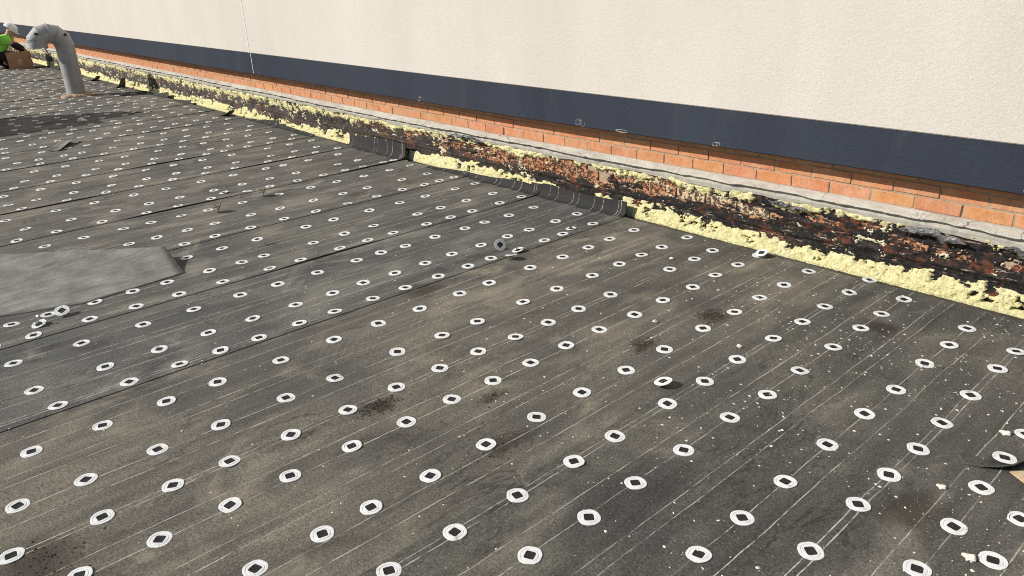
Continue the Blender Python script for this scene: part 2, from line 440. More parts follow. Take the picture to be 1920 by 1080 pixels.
# turned-up ends at the wall: (length left, length right) for the sheet whose right lap row is LAP[i]
UP = {-5.969: (0.150, 0.165), -5.018: (0.0, 0.065), -4.16: (0.060, 0.100), -3.31: (0.115, 0.125),
      -2.421: (0.0, 0.0), -1.55: (0.0, 0.0), -0.745: (0.0, 0.0), -7.665: (0.07, 0.045), -6.856: (0.0, 0.0),
      -8.534: (0.015, 0.10)}
TINT = {0.12: (0.78, .78, .77), -0.745: (0.72, .73, .72), -1.55: (0.97, .95, .90), -2.421: (1.02, 1.0, .95), -3.31: (0.86, .90, .93), -4.16: (0.88, .90, .91),
        -5.018: (0.95, .95, .95), -5.969: (1.02, 1.0, .98)}
def lift(i, x, xl, xr, y):
    """sheet profile: the edge on top of its neighbour rides up, with stretches that gape"""
    top_right = LAP[i] <= -3.3
    top_left = LAP[i] >= -1.56
    d = (xr - x) if top_right else (x - xl)
    z = np.zeros_like(np.asarray(x, float) + np.asarray(y, float))
    if top_right or top_left:
        z = z + 0.0040 * sstep(0.13, 0.07, d)
        gap = np.clip(noise(np.asarray(y) * 1.1 + i * 7.7, i * 3.1, 21) - 0.25, 0, 1)
        z = z + (0.010 if top_right else 0.004) * gap * sstep(0.045, 0.0, d)
    return z
SHEETS = []
for i in range(len(LAP) - 1):
    xr, xl = LAP[i] + 0.053, LAP[i + 1] - 0.053
    ul, ur = UP.get(LAP[i], (0, 0))
    if LAP[i] < -9:
        ul, ur = max(0, random.uniform(-0.05, 0.05)), max(0, random.uniform(-0.06, 0.11))
    near = LAP[i] > -10
    nx = 34 if near else 20
    xs = np.linspace(xl, xr, nx)
    s_edge = 3.945 + 0.012 * noise(xs * 3.0, 0.5, 31)
    Rb = 0.055
    y0 = -5.0 if LAP[i] > -9 else -3.0
    ys = np.concatenate([np.arange(y0, 0, 0.12), np.arange(0, 3.6, 0.04 if near else 0.07), np.linspace(3.6, 3.80, 7)[:-1]])
    tail = np.linspace(0, 1, 17)
    V, VV = [], []
    ulen = np.interp(xs, [xl, xr], [ul, ur]) * (1 + 0.10 * noise(xs * 6, 3.3, 41))
    curlr = sstep(0.22, 0.0, xr - xs) * (0.05 if ur > 0.03 and ur < 0.09 else 0.0)
    for j, y in enumerate(ys):
        z = hz(xs, y) + lift(i, xs, xl, xr, y)
        V.append(np.stack([xs, np.full(nx, y), z], 1)); VV.append(np.zeros(nx))
    for q in tail[1:] if False else tail:
        # arc length past y = 3.80
        base = np.where(ulen > 0.01, 0.112, s_edge - 3.80)
        L = base + ulen
        s = q * L
        a = np.clip((s - base) / Rb, 0, math.radians(86))
        sa = a * Rb
        rest = np.maximum(s - base - sa, 0)
        y = 3.80 + np.minimum(s, base) + Rb * np.sin(a) + rest * np.cos(a)
        z = hz(xs, 3.80) + lift(i, xs, xl, xr, 3.80) + Rb * (1 - np.cos(a)) + rest * np.sin(a)
        V.append(np.stack([xs, y, z], 1))
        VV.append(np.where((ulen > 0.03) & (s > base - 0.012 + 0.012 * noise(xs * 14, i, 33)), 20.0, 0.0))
    V = np.array(V); VV = np.array(VV).ravel()
    ny = V.shape[0]
    # thickness: a skirt 4 mm down all round
    top = V.reshape(-1, 3)
    bot = top.copy(); bot[:, 2] -= 0.0036
    if ul + ur > 0.03:
        up_mask = (np.arange(ny) >= len(ys) + 8)[:, None] & (ulen > 0.03)[None, :]
        bot[up_mask.ravel(), 1] += 0.004
    idx = np.arange(ny * nx).reshape(ny, nx)
    Q = np.stack([idx[:-1, :-1], idx[:-1, 1:], idx[1:, 1:], idx[1:, :-1]], -1).reshape(-1, 4)
    N = ny * nx
    ring = np.concatenate([idx[0, :], idx[1:, -1], idx[-1, -2::-1], idx[-2:0:-1, 0]])
    nxt = np.roll(ring, -1)
    S = np.stack([ring, ring + N, nxt + N, nxt], -1)
    Vall = np.concatenate([top, bot])
    u = (Vall[:, 0] - xl) / (xr - xl) * 0.914
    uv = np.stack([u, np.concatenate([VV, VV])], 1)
    Qall = np.concatenate([Q, S, (Q + N)[:, ::-1]])
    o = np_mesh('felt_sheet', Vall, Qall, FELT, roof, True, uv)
    es = o.modifiers.new('edges', 'EDGE_SPLIT'); es.split_angle = R(50)
    c = TINT.get(LAP[i]) or tuple(np.array((0.98, 0.97, 0.95)) * random.uniform(0.9, 1.12))
    o.color = (*(q * 1.16 for q in c), 1)
    SHEETS.append((i, xl, xr))
def surf(x, y):
    """top of the felt at a point (the upper sheet where two lap)"""
    z = 0.0
    for i, xl, xr in SHEETS:
        if xl <= x <= xr:
            z = max(z, float(hz(x, y) + lift(i, np.array(x), xl, xr, np.array(y))))
    return z

# ------------------------------------------------------------------ wall
YB = 4.06            # face of the brickwork
YBAND, YST = 3.93, 3.922
def dzw(x, z):
    """the courses run very slightly downhill away from the camera"""
    return float(-0.027 * sstep(1.5, 5.0, -np.asarray(x)) * np.interp(z, [0.1, 0.3, 0.62, 0.82], [0, 1, 1, 0.3]))
XJ = -8.89
wall = empty('building_wall', (0, 4.06, 0))
wall.location = (0, 0, 0)
tag(wall, 'cream rendered building wall with dark blue base band over orange brick and stripped tarred base', 'wall')
box('wall_backing', -42, 8, 4.0645, 4.40, -0.4, 0.70, MORTAR, wall)
def banded(name, x0, x1, z0f, z1f, yf, yb, mat, step=0.5):
    n = max(2, int((x1 - x0) / step)); xs = np.linspace(x0, x1, n + 1)
    V, F = [], []
    for x in xs:
        a, b = z0f(x), z1f(x)
        V += [(x, yf + 0.006, a), (x, yf, a + 0.006), (x, yf, b), (x, yb, b), (x, yb, a)]
    for k in range(n):
        for q in range(5):
            F.append((k * 5 + q, k * 5 + (q + 1) % 5, (k + 1) * 5 + (q + 1) % 5, (k + 1) * 5 + q))
    F.append((4, 3, 2, 1, 0)); F.append(tuple(n * 5 + k for k in range(5)))
    return mesh_obj(name, V, F, mat, wall)
zb = lambda x: 0.603 + dzw(x, 0.6)
zt = lambda x: 0.824 + dzw(x, 0.82)
for x0, x1 in ((-42, XJ - 0.011), (XJ + 0.011, 8)):
    banded('base_band', x0, x1, zb, zt, YBAND, 4.40, BAND)
    banded('render_panel', x0, x1, lambda x: zt(x) + 0.001, lambda x: 7.0, YST, 4.40, STUCCO)
sj = mesh_obj('joint_seal', [(XJ - 0.011, YBAND + 0.004, zb(XJ) + .01), (XJ + 0.011, YBAND + 0.004, zb(XJ) + .01), (XJ + 0.011, YBAND + 0.004, zt(XJ)), (XJ - 0.011, YBAND + 0.004, zt(XJ)),
              (XJ - 0.011, YBAND + 0.05, zb(XJ) + .01), (XJ + 0.011, YBAND + 0.05, zb(XJ) + .01), (XJ + 0.011, YBAND + 0.05, zt(XJ)), (XJ - 0.011, YBAND + 0.05, zt(XJ))],
              [(0, 1, 2, 3), (7, 6, 5, 4), (0, 3, 7, 4), (1, 5, 6, 2)], SEALANT, wall)
box('joint_seal', XJ - 0.0105, XJ + 0.0105, YST - 0.003, YST + 0.06, zt(XJ) + 0.002, 7.0, SEALANT, wall)
sj['label'] = 'white sealant strip in the joint of the dark band'

# bricks: 0.2275 pitch, 0.073 courses, running bond
PX, PZ, BL, BH = 0.2275, 0.0725, 0.217, 0.0625
def brick_mesh(seed):
    rnd = random.Random(seed)
    bm = bmesh.new()
    v, f = box_vf(0, BL, 0, 0.08, 0, BH)
    bv = [bm.verts.new((x + rnd.uniform(-.0015, .0015), y + (rnd.uniform(-.002, .002) if y == 0 else 0), z + rnd.uniform(-.0015, .0015))) for x, y, z in v]
    for q in f: bm.faces.new([bv[i] for i in q])
    bmesh.ops.recalc_face_normals(bm, faces=bm.faces)
    fe = [e for e in bm.edges if all(q.co.y < 0.01 for q in e.verts)]
    bmesh.ops.bevel(bm, geom=fe, offset=0.003, segments=1, affect='EDGES')
    me = bpy.data.meshes.new('brick'); bm.to_mesh(me); bm.free()
    me.materials.append(BRICK)
    return me
BM = [brick_mesh(s) for s in range(8)]
BML = []
for q in BM:
    w = q.copy(); w.materials.clear(); w.materials.append(BRICK_LOW); BML.append(w)
def clean_tint(x):
    return tuple(np.array((1.0, 1.0, 1.0)) * random.uniform(0.93, 1.07) * np.array((1, random.uniform(.94, 1.08), random.uniform(.9, 1.1))))
CREAM = {(2, -2.90), (2, -2.67), (2, -2.45), (1, -3.35), (1, -3.57), (1, -2.9)}
far_v, far_f, far_lv, far_lf = [], [], [], []
for k in range(-5, 3):
    lower = k < 0
    z0 = 0.411 + k * PZ
    x0 = -2.114 + (0.5 * PX if k % 2 else 0.0)
    n0 = int(math.floor((0.9 - x0) / PX))
    for j in range(n0, -190, -1):
        x = x0 + j * PX + 0.005
        lim = -7.0 if lower else -12.4
        rr = random.uniform
        if x > lim and not (lower and k < -4):
            o = bpy.data.objects.new('brick', random.choice(BML if lower else BM))
            o.location = (x, YB + rr(-.0025, .0025) + (0.004 * rr(-1, 1) if lower else 0), z0 + dzw(x, z0) + rr(-.001, .001))
            o.rotation_euler = (rr(-.01, .01), 0, rr(-.008, .008))
            c = clean_tint(x)
            if lower:
                c = tuple(q * 0.95 for q in c)
                if k in (-3, -2) and -2.95 < x < -2.35: c = (1.25, 2.15, 2.75)
                if k == -2 and -3.75 < x < -3.2: c = (1.3, 2.1, 2.6)
            o.color = (*c, 1)
            link(o, wall)
        else:
            V, F = (far_lv, far_lf) if lower else (far_v, far_f)
            b = len(V)
            v, f = box_vf(x, x + BL, YB + rr(-.002, .002), YB + 0.08, z0 + dzw(x, z0), z0 + BH + dzw(x, z0))
            V += v; F += [tuple(b + q for q in ff) for ff in f]
for V, F, mt in ((far_v, far_f, BRICK), (far_lv, far_lf, BRICK_LOW)):
    o = mesh_obj('far_brickwork', V, F, mt, wall); tag(o, kind='stuff')

# column positions along the wall, finer near the camera
def columns(x_from, x_to, k=0.00125):
    xs, x = [], x_from
    while x > x_to:
        xs.append(x); x -= k * math.hypot(min(x, -0.0), 4.0)
    return np.array(xs)[::-1]
def coat(name, X, Z, T, mat, yface, eps=0.004, label=None):
    """a lumpy layer on the wall: Y = face - thickness, dropped where there is none"""
    T = np.where(T > 0, T, -eps)
    keep = (T[:-1, :-1] > 0) | (T[1:, :-1] > 0) | (T[:-1, 1:] > 0) | (T[1:, 1:] > 0)
    drop = -0.027 * sstep(1.5, 5.0, -X) * np.interp(Z, [0.1, 0.3], [0, 1])
    V = np.stack([X, yface - T, Z + drop], -1).reshape(-1, 3)
    nz, nx = X.shape
    idx = np.arange(nz * nx).reshape(nz, nx)
    Q = np.stack([idx[:-1, :-1], idx[:-1, 1:], idx[1:, 1:], idx[1:, :-1]], -1)[keep]
    used, inv = np.unique(Q, return_inverse=True)
    o = np_mesh(name, V[used], inv.reshape(-1, 4), mat, wall, True)
    tag(o, label, kind='stuff')
    return o
xs = columns(0.9, -24.0)
zs = np.arange(-0.012, 0.352, 0.0048)
X, Z = np.meshgrid(xs, zs)
far = sstep(4.0, 9.0, -X)
# tar: follows the courses, worn off in patches
joint = np.abs(((Z - 0.411) / PZ) % 1.0 - 0.93)
jm = sstep(0.10, 0.03, np.minimum(joint, 1 - joint))
cov = 0.20 + 0.75 * fbm(X * 5.5, Z * 14, 5, 51, 0.62) + 0.45 * fbm(X * 13, Z * 42, 4, 57, 0.6) + 0.25 * sstep(0.22, 0.10, Z) - 0.55 * sstep(-2.6, -3.2, X) * sstep(-5.6, -4.6, X) * sstep(0.13, 0.2, Z) + 0.15 * far + 0.06 * sstep(-2.6, -2.0, X)
cov = cov - 0.45 * np.exp(-((X + 2.65) / 0.42) ** 2) * np.exp(-((Z - 0.225) / 0.05) ** 2)
ridge = np.exp(-((Z - 0.142 - 0.012 * noise(X * 1.4, 0, 61)) / 0.012) ** 2) * (0.55 + 0.45 * noise(X * 2.0, 1, 62))
ridge2 = np.exp(-((Z - 0.212 - 0.010 * noise(X * 1.7, 0, 63)) / 0.009) ** 2) * np.clip(noise(X * 1.6, 5, 64) + 0.2, 0, 1)
lum = fbm(X * 42, Z * 55, 4, 71, 0.7)
T_t = np.where(cov > 0, 0.0022 + 0.0035 * np.clip(cov * 3, 0, 1) + 0.0036 * lum + 0.011 * ridge * (1 - 0.6 * far) + 0.006 * ridge2 - 0.0028 * jm, -1)
T_t = np.where(Z > 0.34, -1, T_t)
coat('tar_coating', X, Z, T_t, TAR, YB - 0.001, label='crumbling black tar and old felt left on the lower wall')
# foam along the foot of the wall
zf = 0.088 + 0.022 * noise(X * 1.7, 0, 81) + 0.020 * noise(X * 7, 0, 82) + 0.012 * noise(X * 23, 0, 83) + 0.005 * noise(X * 60, 0, 84) + 0.006 * sstep(8, 12, -X)
zf = zf - 0.035 * np.exp(-((X + 3.75) / 0.40) ** 2) - 0.03 * np.exp(-((X + 8.9) / 0.45) ** 2)
lumps = fbm(X * 26, Z * 30, 4, 91, 0.6)
fine = fbm(X * 75, Z * 80, 3, 95, 0.6)
hole = fbm(X * 15, Z * 22, 4, 97, 0.6)
prof = np.clip((zf - Z) / 0.03, 0, 1) ** 0.5
crust = 1 - np.abs(fbm(X * 30, Z * 24, 4, 99, 0.65)) * 3.2
T_f = np.where(Z < zf, 0.0045 + prof * (0.004 + 0.030 * np.clip(1 - Z / zf, 0, 1)) + 0.0052 * lumps - 0.005 * np.clip(crust - 0.35, 0, 1) + 0.003 * fine, -1)
T_f = np.where((hole > 0.30 - 0.12 * Z / zf - 0.05 * far) & (Z > 0.015) & (np.abs(X + 5.75) > 0.22), -1, T_f)
coat('foam_residue', X, Z, T_f, FOAM, YB - 0.002, label='crusty yellow adhesive foam along the foot of the wall')
# foam under the ledge: lumps near, hanging streaks further off
Xs = X + 0.35 * (Z - 0.3)
drip = (0.020 + 0.018 * noise(Xs * 6, 0, 101) + 0.034 * np.clip(noise(Xs * 27, 0, 102), 0, 1) + 0.02 * np.clip(noise(Xs * 61, 0, 108), 0, 1)
        + far * (0.018 + 0.055 * np.clip(noise(Xs * 23, 0, 103) + 0.10, 0, 1) + 0.03 * noise(Xs * 55, 0, 109)) + 0.022 * sstep(3.6, 5.2, -X) * np.clip(noise(Xs * 9, 0, 104) + 0.4, 0, 1))
low = 0.318 - drip - 0.012 * noise(X * 1.3, 0, 105)
upb = 0.338 + 0.012 * noise(X * 4, 0, 106) + 0.012 * noise(X * 19, 0, 107)
mid = (low + upb) / 2; hw = np.maximum((upb - low) / 2, 0.004)
pr = np.clip(1 - ((Z - mid) / hw) ** 2, 0, 1)
lump2 = fbm(X * 17, Z * 26, 4, 111, 0.6)
T_u = np.where(pr > 0, 0.006 + 0.010 * pr ** 0.6 * (1 - 0.4 * far) + 0.017 * lump2 * (1 - 0.4 * far) + 0.004 * fine, -1)
T_u = np.where((fbm(X * 7, Z * 9, 4, 115, 0.6) > 0.27) | (fbm(Xs * 40, Z * 16, 3, 117, 0.6) > 0.47 - 0.24 * far), -1, T_u)
coat('foam_residue', X, Z, T_u, FOAM, YB - 0.002, label='broken yellow foam beads under the grey ledge')
# scattered foam specks on the tar
sp = fbm(Xs * 15, Z * 20, 5, 121, 0.72) + 0.06 * far
T_s = np.where((sp > 0.40) & (Z < 0.31), 0.0085 + 0.02 * (sp - 0.40) + 0.003 * fine, -1)
coat('foam_specks', X, Z, T_s, SPECK, YB - 0.002, label='small foam and mortar specks on the tar')

# pale flashing strip and mortar ledge with a wavy lip
xs2 = columns(0.9, -24.0, 0.004)
def extrude_profile(name, xs, prof, mat, label=None):
    """prof(x) -> list of (y, z) points; swept along X"""
    rows = [prof(x) for x in xs]
    m_ = len(rows[0]); V, F = [], []
    for x, r in zip(xs, rows):
        V += [(x, y, z) for y, z in r]
    for a in range(len(xs) - 1):
        for b in range(m_ - 1):
            F.append((a * m_ + b, a * m_ + b + 1, (a + 1) * m_ + b + 1, (a + 1) * m_ + b))
    F.append(tuple(range(m_))); F.append(tuple((len(xs) - 1) * m_ + b for b in range(m_))[::-1])
    o = mesh_obj(name, V, F, mat, wall, False)
    if label: o['label'] = label
    return o
n1 = lambda x, f, s: float(noise(x * f, 0.37, s))
def strip_prof(x):
    d = dzw(x, 0.35); w = 0.004 * n1(x, 5, 131) + 0.003 * n1(x, 21, 132)
    zl = 0.322 + 0.010 * n1(x, 3.1, 133) + 0.008 * n1(x, 14, 134)
    return [(YB + .005, zl + d), (YB - 0.018 + w, zl + d), (YB - 0.024 + w, 0.345 + d), (YB - 0.020 + w * .6, 0.386 + d), (YB + .005, 0.388 + d)]
extrude_profile('flashing_strip', xs2, strip_prof, STRIP, 'rough pale grey strip of old flashing below the wavy ledge')
def ledge_prof(x):
    d = dzw(x, 0.38)
    wv = 0.0075 * n1(x, 1.9, 141) + 0.006 * n1(x, 6.3, 142) + 0.0035 * n1(x, 19, 143) + 0.002 * n1(x, 47, 145)
    bulge = 0.008 * n1(x, 2.4, 144) + 0.003 * n1(x, 13, 146)
    zl = 0.377 + wv + d
    yo = YB - 0.047 + bulge
    return [(YB + .004, 0.4115 + d), (YB - 0.012, 0.4085 + d), (yo, 0.386 + wv * 0.7 + d), (yo - 0.003, zl + 0.002), (yo + 0.003, zl - 0.003), (yo + 0.016, zl + 0.0), (YB + .004, 0.392 + d)]
cuts = [0.9]
while cuts[-1] > -24: cuts.append(cuts[-1] - random.uniform(0.7, 2.1))
for a, b in zip(cuts[:-1], cuts[1:]):
    q = xs2[(xs2 < a - 0.002) & (xs2 > b + 0.002)]
    q = np.concatenate([[b + 0.0012], q, [a - 0.0012]])
    extrude_profile('ledge', q, ledge_prof, LEDGE)

# crumpled film hanging from the ledge
def crumple(name, x0, x1, z0, z1, y, mat, amp, parent, seed, tilt=0.0):
    a, b = np.meshgrid(np.linspace(0, 1, 46), np.linspace(0, 1, 14))
    xx = x0 + (x1 - x0) * a; edge = 0.018 * noise(a * 9, 0, seed + 3)
    zz = z0 + (z1 - z0) * b + edge + tilt * (a - 0.5)
    taper = np.clip(np.minimum(a, 1 - a) * 6, 0.15, 1)
    zz = zz * taper + (z0 + z1) / 2 * (1 - taper) + tilt * (a - .5) * (1 - taper)
    yy = y - 0.010 - amp * np.abs(fbm(a * 9, b * 3, 4, seed, 0.6)) - 0.012 * np.sin(b * 3.1)
    idx = np.arange(a.size).reshape(a.shape)
    Q = np.stack([idx[:-1, :-1], idx[:-1, 1:], idx[1:, 1:], idx[1:, :-1]], -1).reshape(-1, 4)
    o = np_mesh(name, np.stack([xx, yy, zz], -1).reshape(-1, 3), Q, mat, parent, True)
    s = o.modifiers.new('t', 'SOLIDIFY'); s.thickness = 0.003
    return o
for x0, x1, z0, z1, sd_ in ((-1.47, -1.14, 0.285, 0.325, 151), (-2.22, -1.98, 0.296, 0.318, 157), (-0.98, -0.74, 0.300, 0.322, 163), (-5.25, -4.85, 0.30, 0.325, 167)):
    o = crumple('torn_film', x0, x1, z0, z1, 4.03, FILM, 0.022, wall, sd_, -0.012)
    o['label'] = 'torn dark grey film hanging below the ledge'
# pale strings of dried sealant on the dark band
def strings(x, z, w, h, seed):
    rnd = random.Random(seed); V, F = [], []
    for k in range(4):
        pts = []; a0 = rnd.uniform(0, 6); rx, rz_ = w * rnd.uniform(.25, .5), h * rnd.uniform(.25, .6); cx = x + rnd.uniform(-.4, .4) * w
        for q in range(9):
            a = a0 + q * rnd.uniform(.35, .55)
            pts.append((cx + rx * math.cos(a), YBAND - 0.0015, z + h * .45 + min(rz_, h * .42) * math.sin(a)))
        v, f = tube_vf(pts, 0.0006, 5); b = len(V)
        V += v; F += [tuple(b + i for i in q) for q in f]
    return mesh_obj('sealant_string', V, F, SEALANT, wall)
for x, w, h, s in ((-5.55, .05, .045, 1), (-3.66, .06, .06, 2), (-3.30, .10, .022, 3), (-2.55, .05, .03, 4), (-0.86, .10, .035, 5)):
    strings(x, float(zb(x)) + 0.004, w, h, s)

# ------------------------------------------------------------------ fastener plates
def plate_vf(seed, n=24, half=0.0165, rad=0.0375):
    rnd = random.Random(seed)
    wob = [1 + rnd.uniform(-.022, .022) + 0.018 * math.cos(8 * math.pi * k / n * 1.0 + seed) for k in range(n)]
    rot = rnd.uniform(0, math.pi / 2)
    prof = [(1.0, -0.0015), (1.0, 0.0004), (0.985, 0.0009), (0.78, 0.0013), (0.75, 0.0002), (0.715, 0.0002), (0.68, 0.0014), (0.64, 0.0014)]
    V, F = [], []
    for r, z in prof:
        for k in range(n):
            a = 2 * math.pi * k / n
            V.append((rad * r * wob[k] * math.cos(a), rad * r * wob[k] * math.sin(a), z))
    def sq(a, h):
        a2 = a - rot; c, s = math.cos(a2), math.sin(a2)
        f = h / (abs(c) ** 7 + abs(s) ** 7) ** (1 / 7)
        return f * math.cos(a), f * math.sin(a)
    for h, z in ((half, 0.0015), (half * 0.97, 0.0001)):
        for k in range(n):
            x, y = sq(2 * math.pi * k / n, h); V.append((x, y, z))
    m_ = len(prof) + 2
    for i in range(m_ - 1):
        for k in range(n):
            F.append((i * n + k, i * n + (k + 1) % n, (i + 1) * n + (k + 1) % n, (i + 1) * n + k))
    C = [sq(2 * math.pi * k / n, half * 0.99) for k in range(n)]
    cv = [(x, y, 0.0003) for x, y in C] + [(x * .45, y * .45, -0.001) for x, y in C]
    cf_ = [(k, (k + 1) % n, n + (k + 1) % n, n + k) for k in range(n)] + [tuple(range(n, 2 * n))]
    return V, F, cv, cf_
PM = []
for s in range(6):
    V, F, cv, cf_ = plate_vf(s)
    a = bpy.data.meshes.new('fastener_plate'); a.from_pydata(V, [], F); a.materials.append(WHITE)
    b = bpy.data.meshes.new('center_socket'); b.from_pydata(cv, [], cf_); b.materials.append(SOCKET)
    PM.append((a, b))
ROWS = {
    -0.38: [1.89,2.14,2.39,2.64],
    -0.509: [1.77,1.95,2.21,2.47,2.68,2.91,3.27],
    -0.745: [1.8,2.1,2.32,2.54,2.77,3.05,3.35,3.57],
    -0.974: [1.3,1.56,1.79,2.05,2.35,2.64,2.9,3.2,3.45,3.68],
    -1.315: [0.94,1.2,1.45,1.69,1.96,2.26,2.51,2.78,3.08,3.35,3.57,3.82],
    -1.55: [0.86,1.1,1.36,1.63,1.85,2.17,2.42,2.68,2.97,3.22,3.46,3.71,3.95],
    -1.842: [0.58,0.8,0.98,1.22,1.48,1.74,2.0,2.27,2.54,2.84,3.1,3.34,3.58,3.85],
    -2.184: [0.19,0.42,0.65,0.87,1.12,1.36,1.59,1.81,2.03,2.26,2.49,2.74,2.98,3.23,3.46,3.68,3.89],
    -2.421: [0.06,0.32,0.55,0.75,0.99,1.24,1.48,1.71,1.93,2.15,2.37,2.59,2.84,3.35,3.58,3.77],
    -2.69: [0.13,0.34,0.59,0.83,1.11,1.34,1.67,1.92,2.14,2.46,2.71,2.99,3.23,3.44,3.63,3.88],
    -3.024: [0.24,0.49,0.74,0.96,1.25,1.53,1.78,2.03,2.3,2.51,2.83,3.09,3.32,3.53,3.77],
    -3.31: [0.14,0.4,0.68,0.9,1.09,1.28,1.5,1.7,1.93,2.14,2.37,2.59,2.77,3.22,3.39,3.68],
    -3.548: [0.36,0.65,0.89,1.13,1.36,1.6,1.82,2.02,2.23,2.45,2.66,2.89,3.12,3.31,3.56,3.78],
    -3.895: [0.35,0.64,0.93,1.19,1.45,1.67,1.92,2.19,2.37,2.55,2.79,3.04,3.22,3.44,3.69],
    -4.16: [0.31,0.49,0.75,0.98,1.21,1.46,1.75,1.95,2.23,2.44,2.64,2.91,3.12,3.32,3.59,3.81],
    -4.402: [0.44,0.61,0.84,1.04,1.23,1.48,1.68,1.83,2.17,2.41,2.64,3.01,3.22,3.47,3.73],
    -4.739: [0.33,0.58,0.83,1.08,1.47,1.7,1.94,2.3,2.52,2.82,3.09,3.33,3.62,3.83],
    -5.018: [0.47,0.72,0.97,1.22,1.56,1.77,2.02,2.28,2.53,2.8,3.06,3.31,3.52,3.68,3.83],
    -5.31: [0.6,0.85,1.1,1.3,1.48,1.69,1.89,2.16,2.39,2.67,2.93,3.16,3.5,3.76],
    -5.687: [0.49,0.88,1.12,1.38,1.57,1.79,1.99,2.26,2.57,2.85,3.1,3.36,3.63,3.85],
    -5.969: [0.77,1.02,1.32,1.63,1.87,2.13,2.43,2.63,2.88,3.13,3.35,3.53,3.75,3.86],
    -6.242: [0.88,1.18,1.49,1.74,1.98,2.26,2.51,2.76,3.01,3.43,3.64],
    -6.606: [0.82,1.16,1.44,1.74,2.0,2.3,2.59,2.9,3.07,3.33,3.65],
    -6.856: [0.79,0.98,1.3,1.6,1.86,2.15,2.44,2.71,3.04,3.29,3.54,3.79],
    -7.082: [0.68,0.93,1.13,1.41,1.71,2.0,2.26,2.55,2.82,3.18,3.43,3.68],
    -7.429: [0.96,1.24,1.52,1.82,2.11,2.36,2.64,2.93,3.31,3.56,3.81],
    -7.665: [1.08,1.37,1.66,1.94,2.24,2.5,2.77,2.95,3.2,3.45,3.7],
    -7.886: [0.84,1.21,1.47,1.8,2.07,2.34,2.6,2.9,3.11,3.34,3.59,3.84],
    -8.243: [0.97,1.36,1.63,1.93,2.17,2.5,2.75,2.97,3.22,3.47,3.72],
    -8.534: [1.19,1.48,1.77,2.06,2.35,2.62,2.86,3.11,3.36,3.61],
    -8.792: [1.0,1.33,1.52,1.75,1.92,2.22,2.5,2.75,3.0,3.25,3.5,3.75],
    -9.181: [1.3,1.63,1.88,2.07,2.38,2.63,2.88,3.13,3.38,3.63],
    -9.461: [1.02,1.35,1.71,2.02,2.27,2.52,2.77,3.02,3.27,3.52,3.77],
    -9.731: [1.16,1.39,1.66,1.91,2.15,2.43,2.68,2.95,3.21,3.47,3.71],
    -10.081: [1.37,1.61,1.84,2.12,2.37,2.64,2.91,3.17,3.45,3.7],
    -10.344: [1.2,1.48,1.73,1.99,2.23,2.49,2.74,2.99,3.25,3.5,3.78],
    -10.614: [1.45,1.73,1.98,2.25,2.49,2.76,3.02,3.27,3.5,3.77],
    -10.964: [1.49,1.72,1.98,2.21,2.48,2.72,3.0,3.28,3.53,3.81],
    -11.227: [1.31,1.54,1.81,2.06,2.34,2.61,2.86,3.11,3.37,3.63],
    -11.497: [1.54,1.79,2.06,2.32,2.58,2.81,3.06,3.32,3.55,3.81],
    -11.847: [1.41,1.64,1.87,2.14,2.41,2.66,2.91,3.17,3.42,3.66],
    -12.11: [1.53,1.78,2.02,2.29,2.53,2.77,3.02,3.29,3.52,3.77],
    -12.38: [1.46,1.71,1.95,2.19,2.45,2.69,2.96,3.23,3.47,3.71],
    -12.73: [1.55,1.8,2.05,2.3,2.58,2.82,3.05,3.32,3.6],
    -12.993: [1.77,2.01,2.26,2.5,2.74,3.0,3.24,3.51,3.74],
    -13.263: [1.64,1.88,2.15,2.4,2.65,2.93,3.19,3.44,3.68],
    -13.613: [1.74,2.01,2.28,2.55,2.78,3.04,3.32,3.55,3.79],
    -13.876: [1.77,2.05,2.33,2.56,2.82,3.06,3.31,3.55,3.82],
    -14.146: [1.93,2.18,2.44,2.71,2.96,3.23,3.49,3.74],
    -14.496: [1.89,2.14,2.39,2.66,2.94,3.19,3.46,3.73],
    -14.759: [1.83,2.09,2.33,2.59,2.82,3.05,3.32,3.56,3.79],
    -15.029: [1.96,2.22,2.49,2.72,2.99,3.25,3.51,3.75],
    -15.379: [2.05,2.3,2.55,2.8,3.04,3.29,3.53,3.78],
    -15.642: [1.97,2.25,2.48,2.72,2.99,3.26,3.52,3.77],
    -15.912: [2.06,2.31,2.58,2.84,3.08,3.32,3.55,3.81],
    -16.262: [2.23,2.5,2.76,3.01,3.28,3.55,3.8],
    -16.525: [2.14,2.38,2.62,2.88,3.16,3.43,3.67],
    -16.795: [2.22,2.45,2.69,2.94,3.2,3.44,3.7],
    -17.145: [2.38,2.65,2.92,3.16,3.42,3.69],
    -17.408: [2.3,2.56,2.79,3.06,3.32,3.56,3.83],
    -17.678: [2.39,2.62,2.89,3.15,3.41,3.68],
    -18.028: [2.51,2.78,3.03,3.3,3.53,3.78],
    -18.291: [2.43,2.68,2.92,3.18,3.44,3.68],
    -18.561: [2.41,2.66,2.93,3.18,3.44,3.71],
    -18.911: [2.71,2.98,3.26,3.5,3.77],
    -19.174: [2.59,2.86,3.13,3.39,3.64],
    -19.444: [2.7,2.96,3.21,3.47,3.72],
    -19.794: [2.59,2.86,3.1,3.35,3.59,3.83],
    -20.057: [2.87,3.12,3.35,3.63],
    -20.327: [2.85,3.09,3.33,3.6],
    -20.677: [2.95,3.19,3.47,3.72],
    -20.94: [2.93,3.21,3.44,3.71],
    -21.21: [2.84,3.09,3.35,3.59,3.85],
    -21.56: [3.02,3.27,3.5,3.75],
}

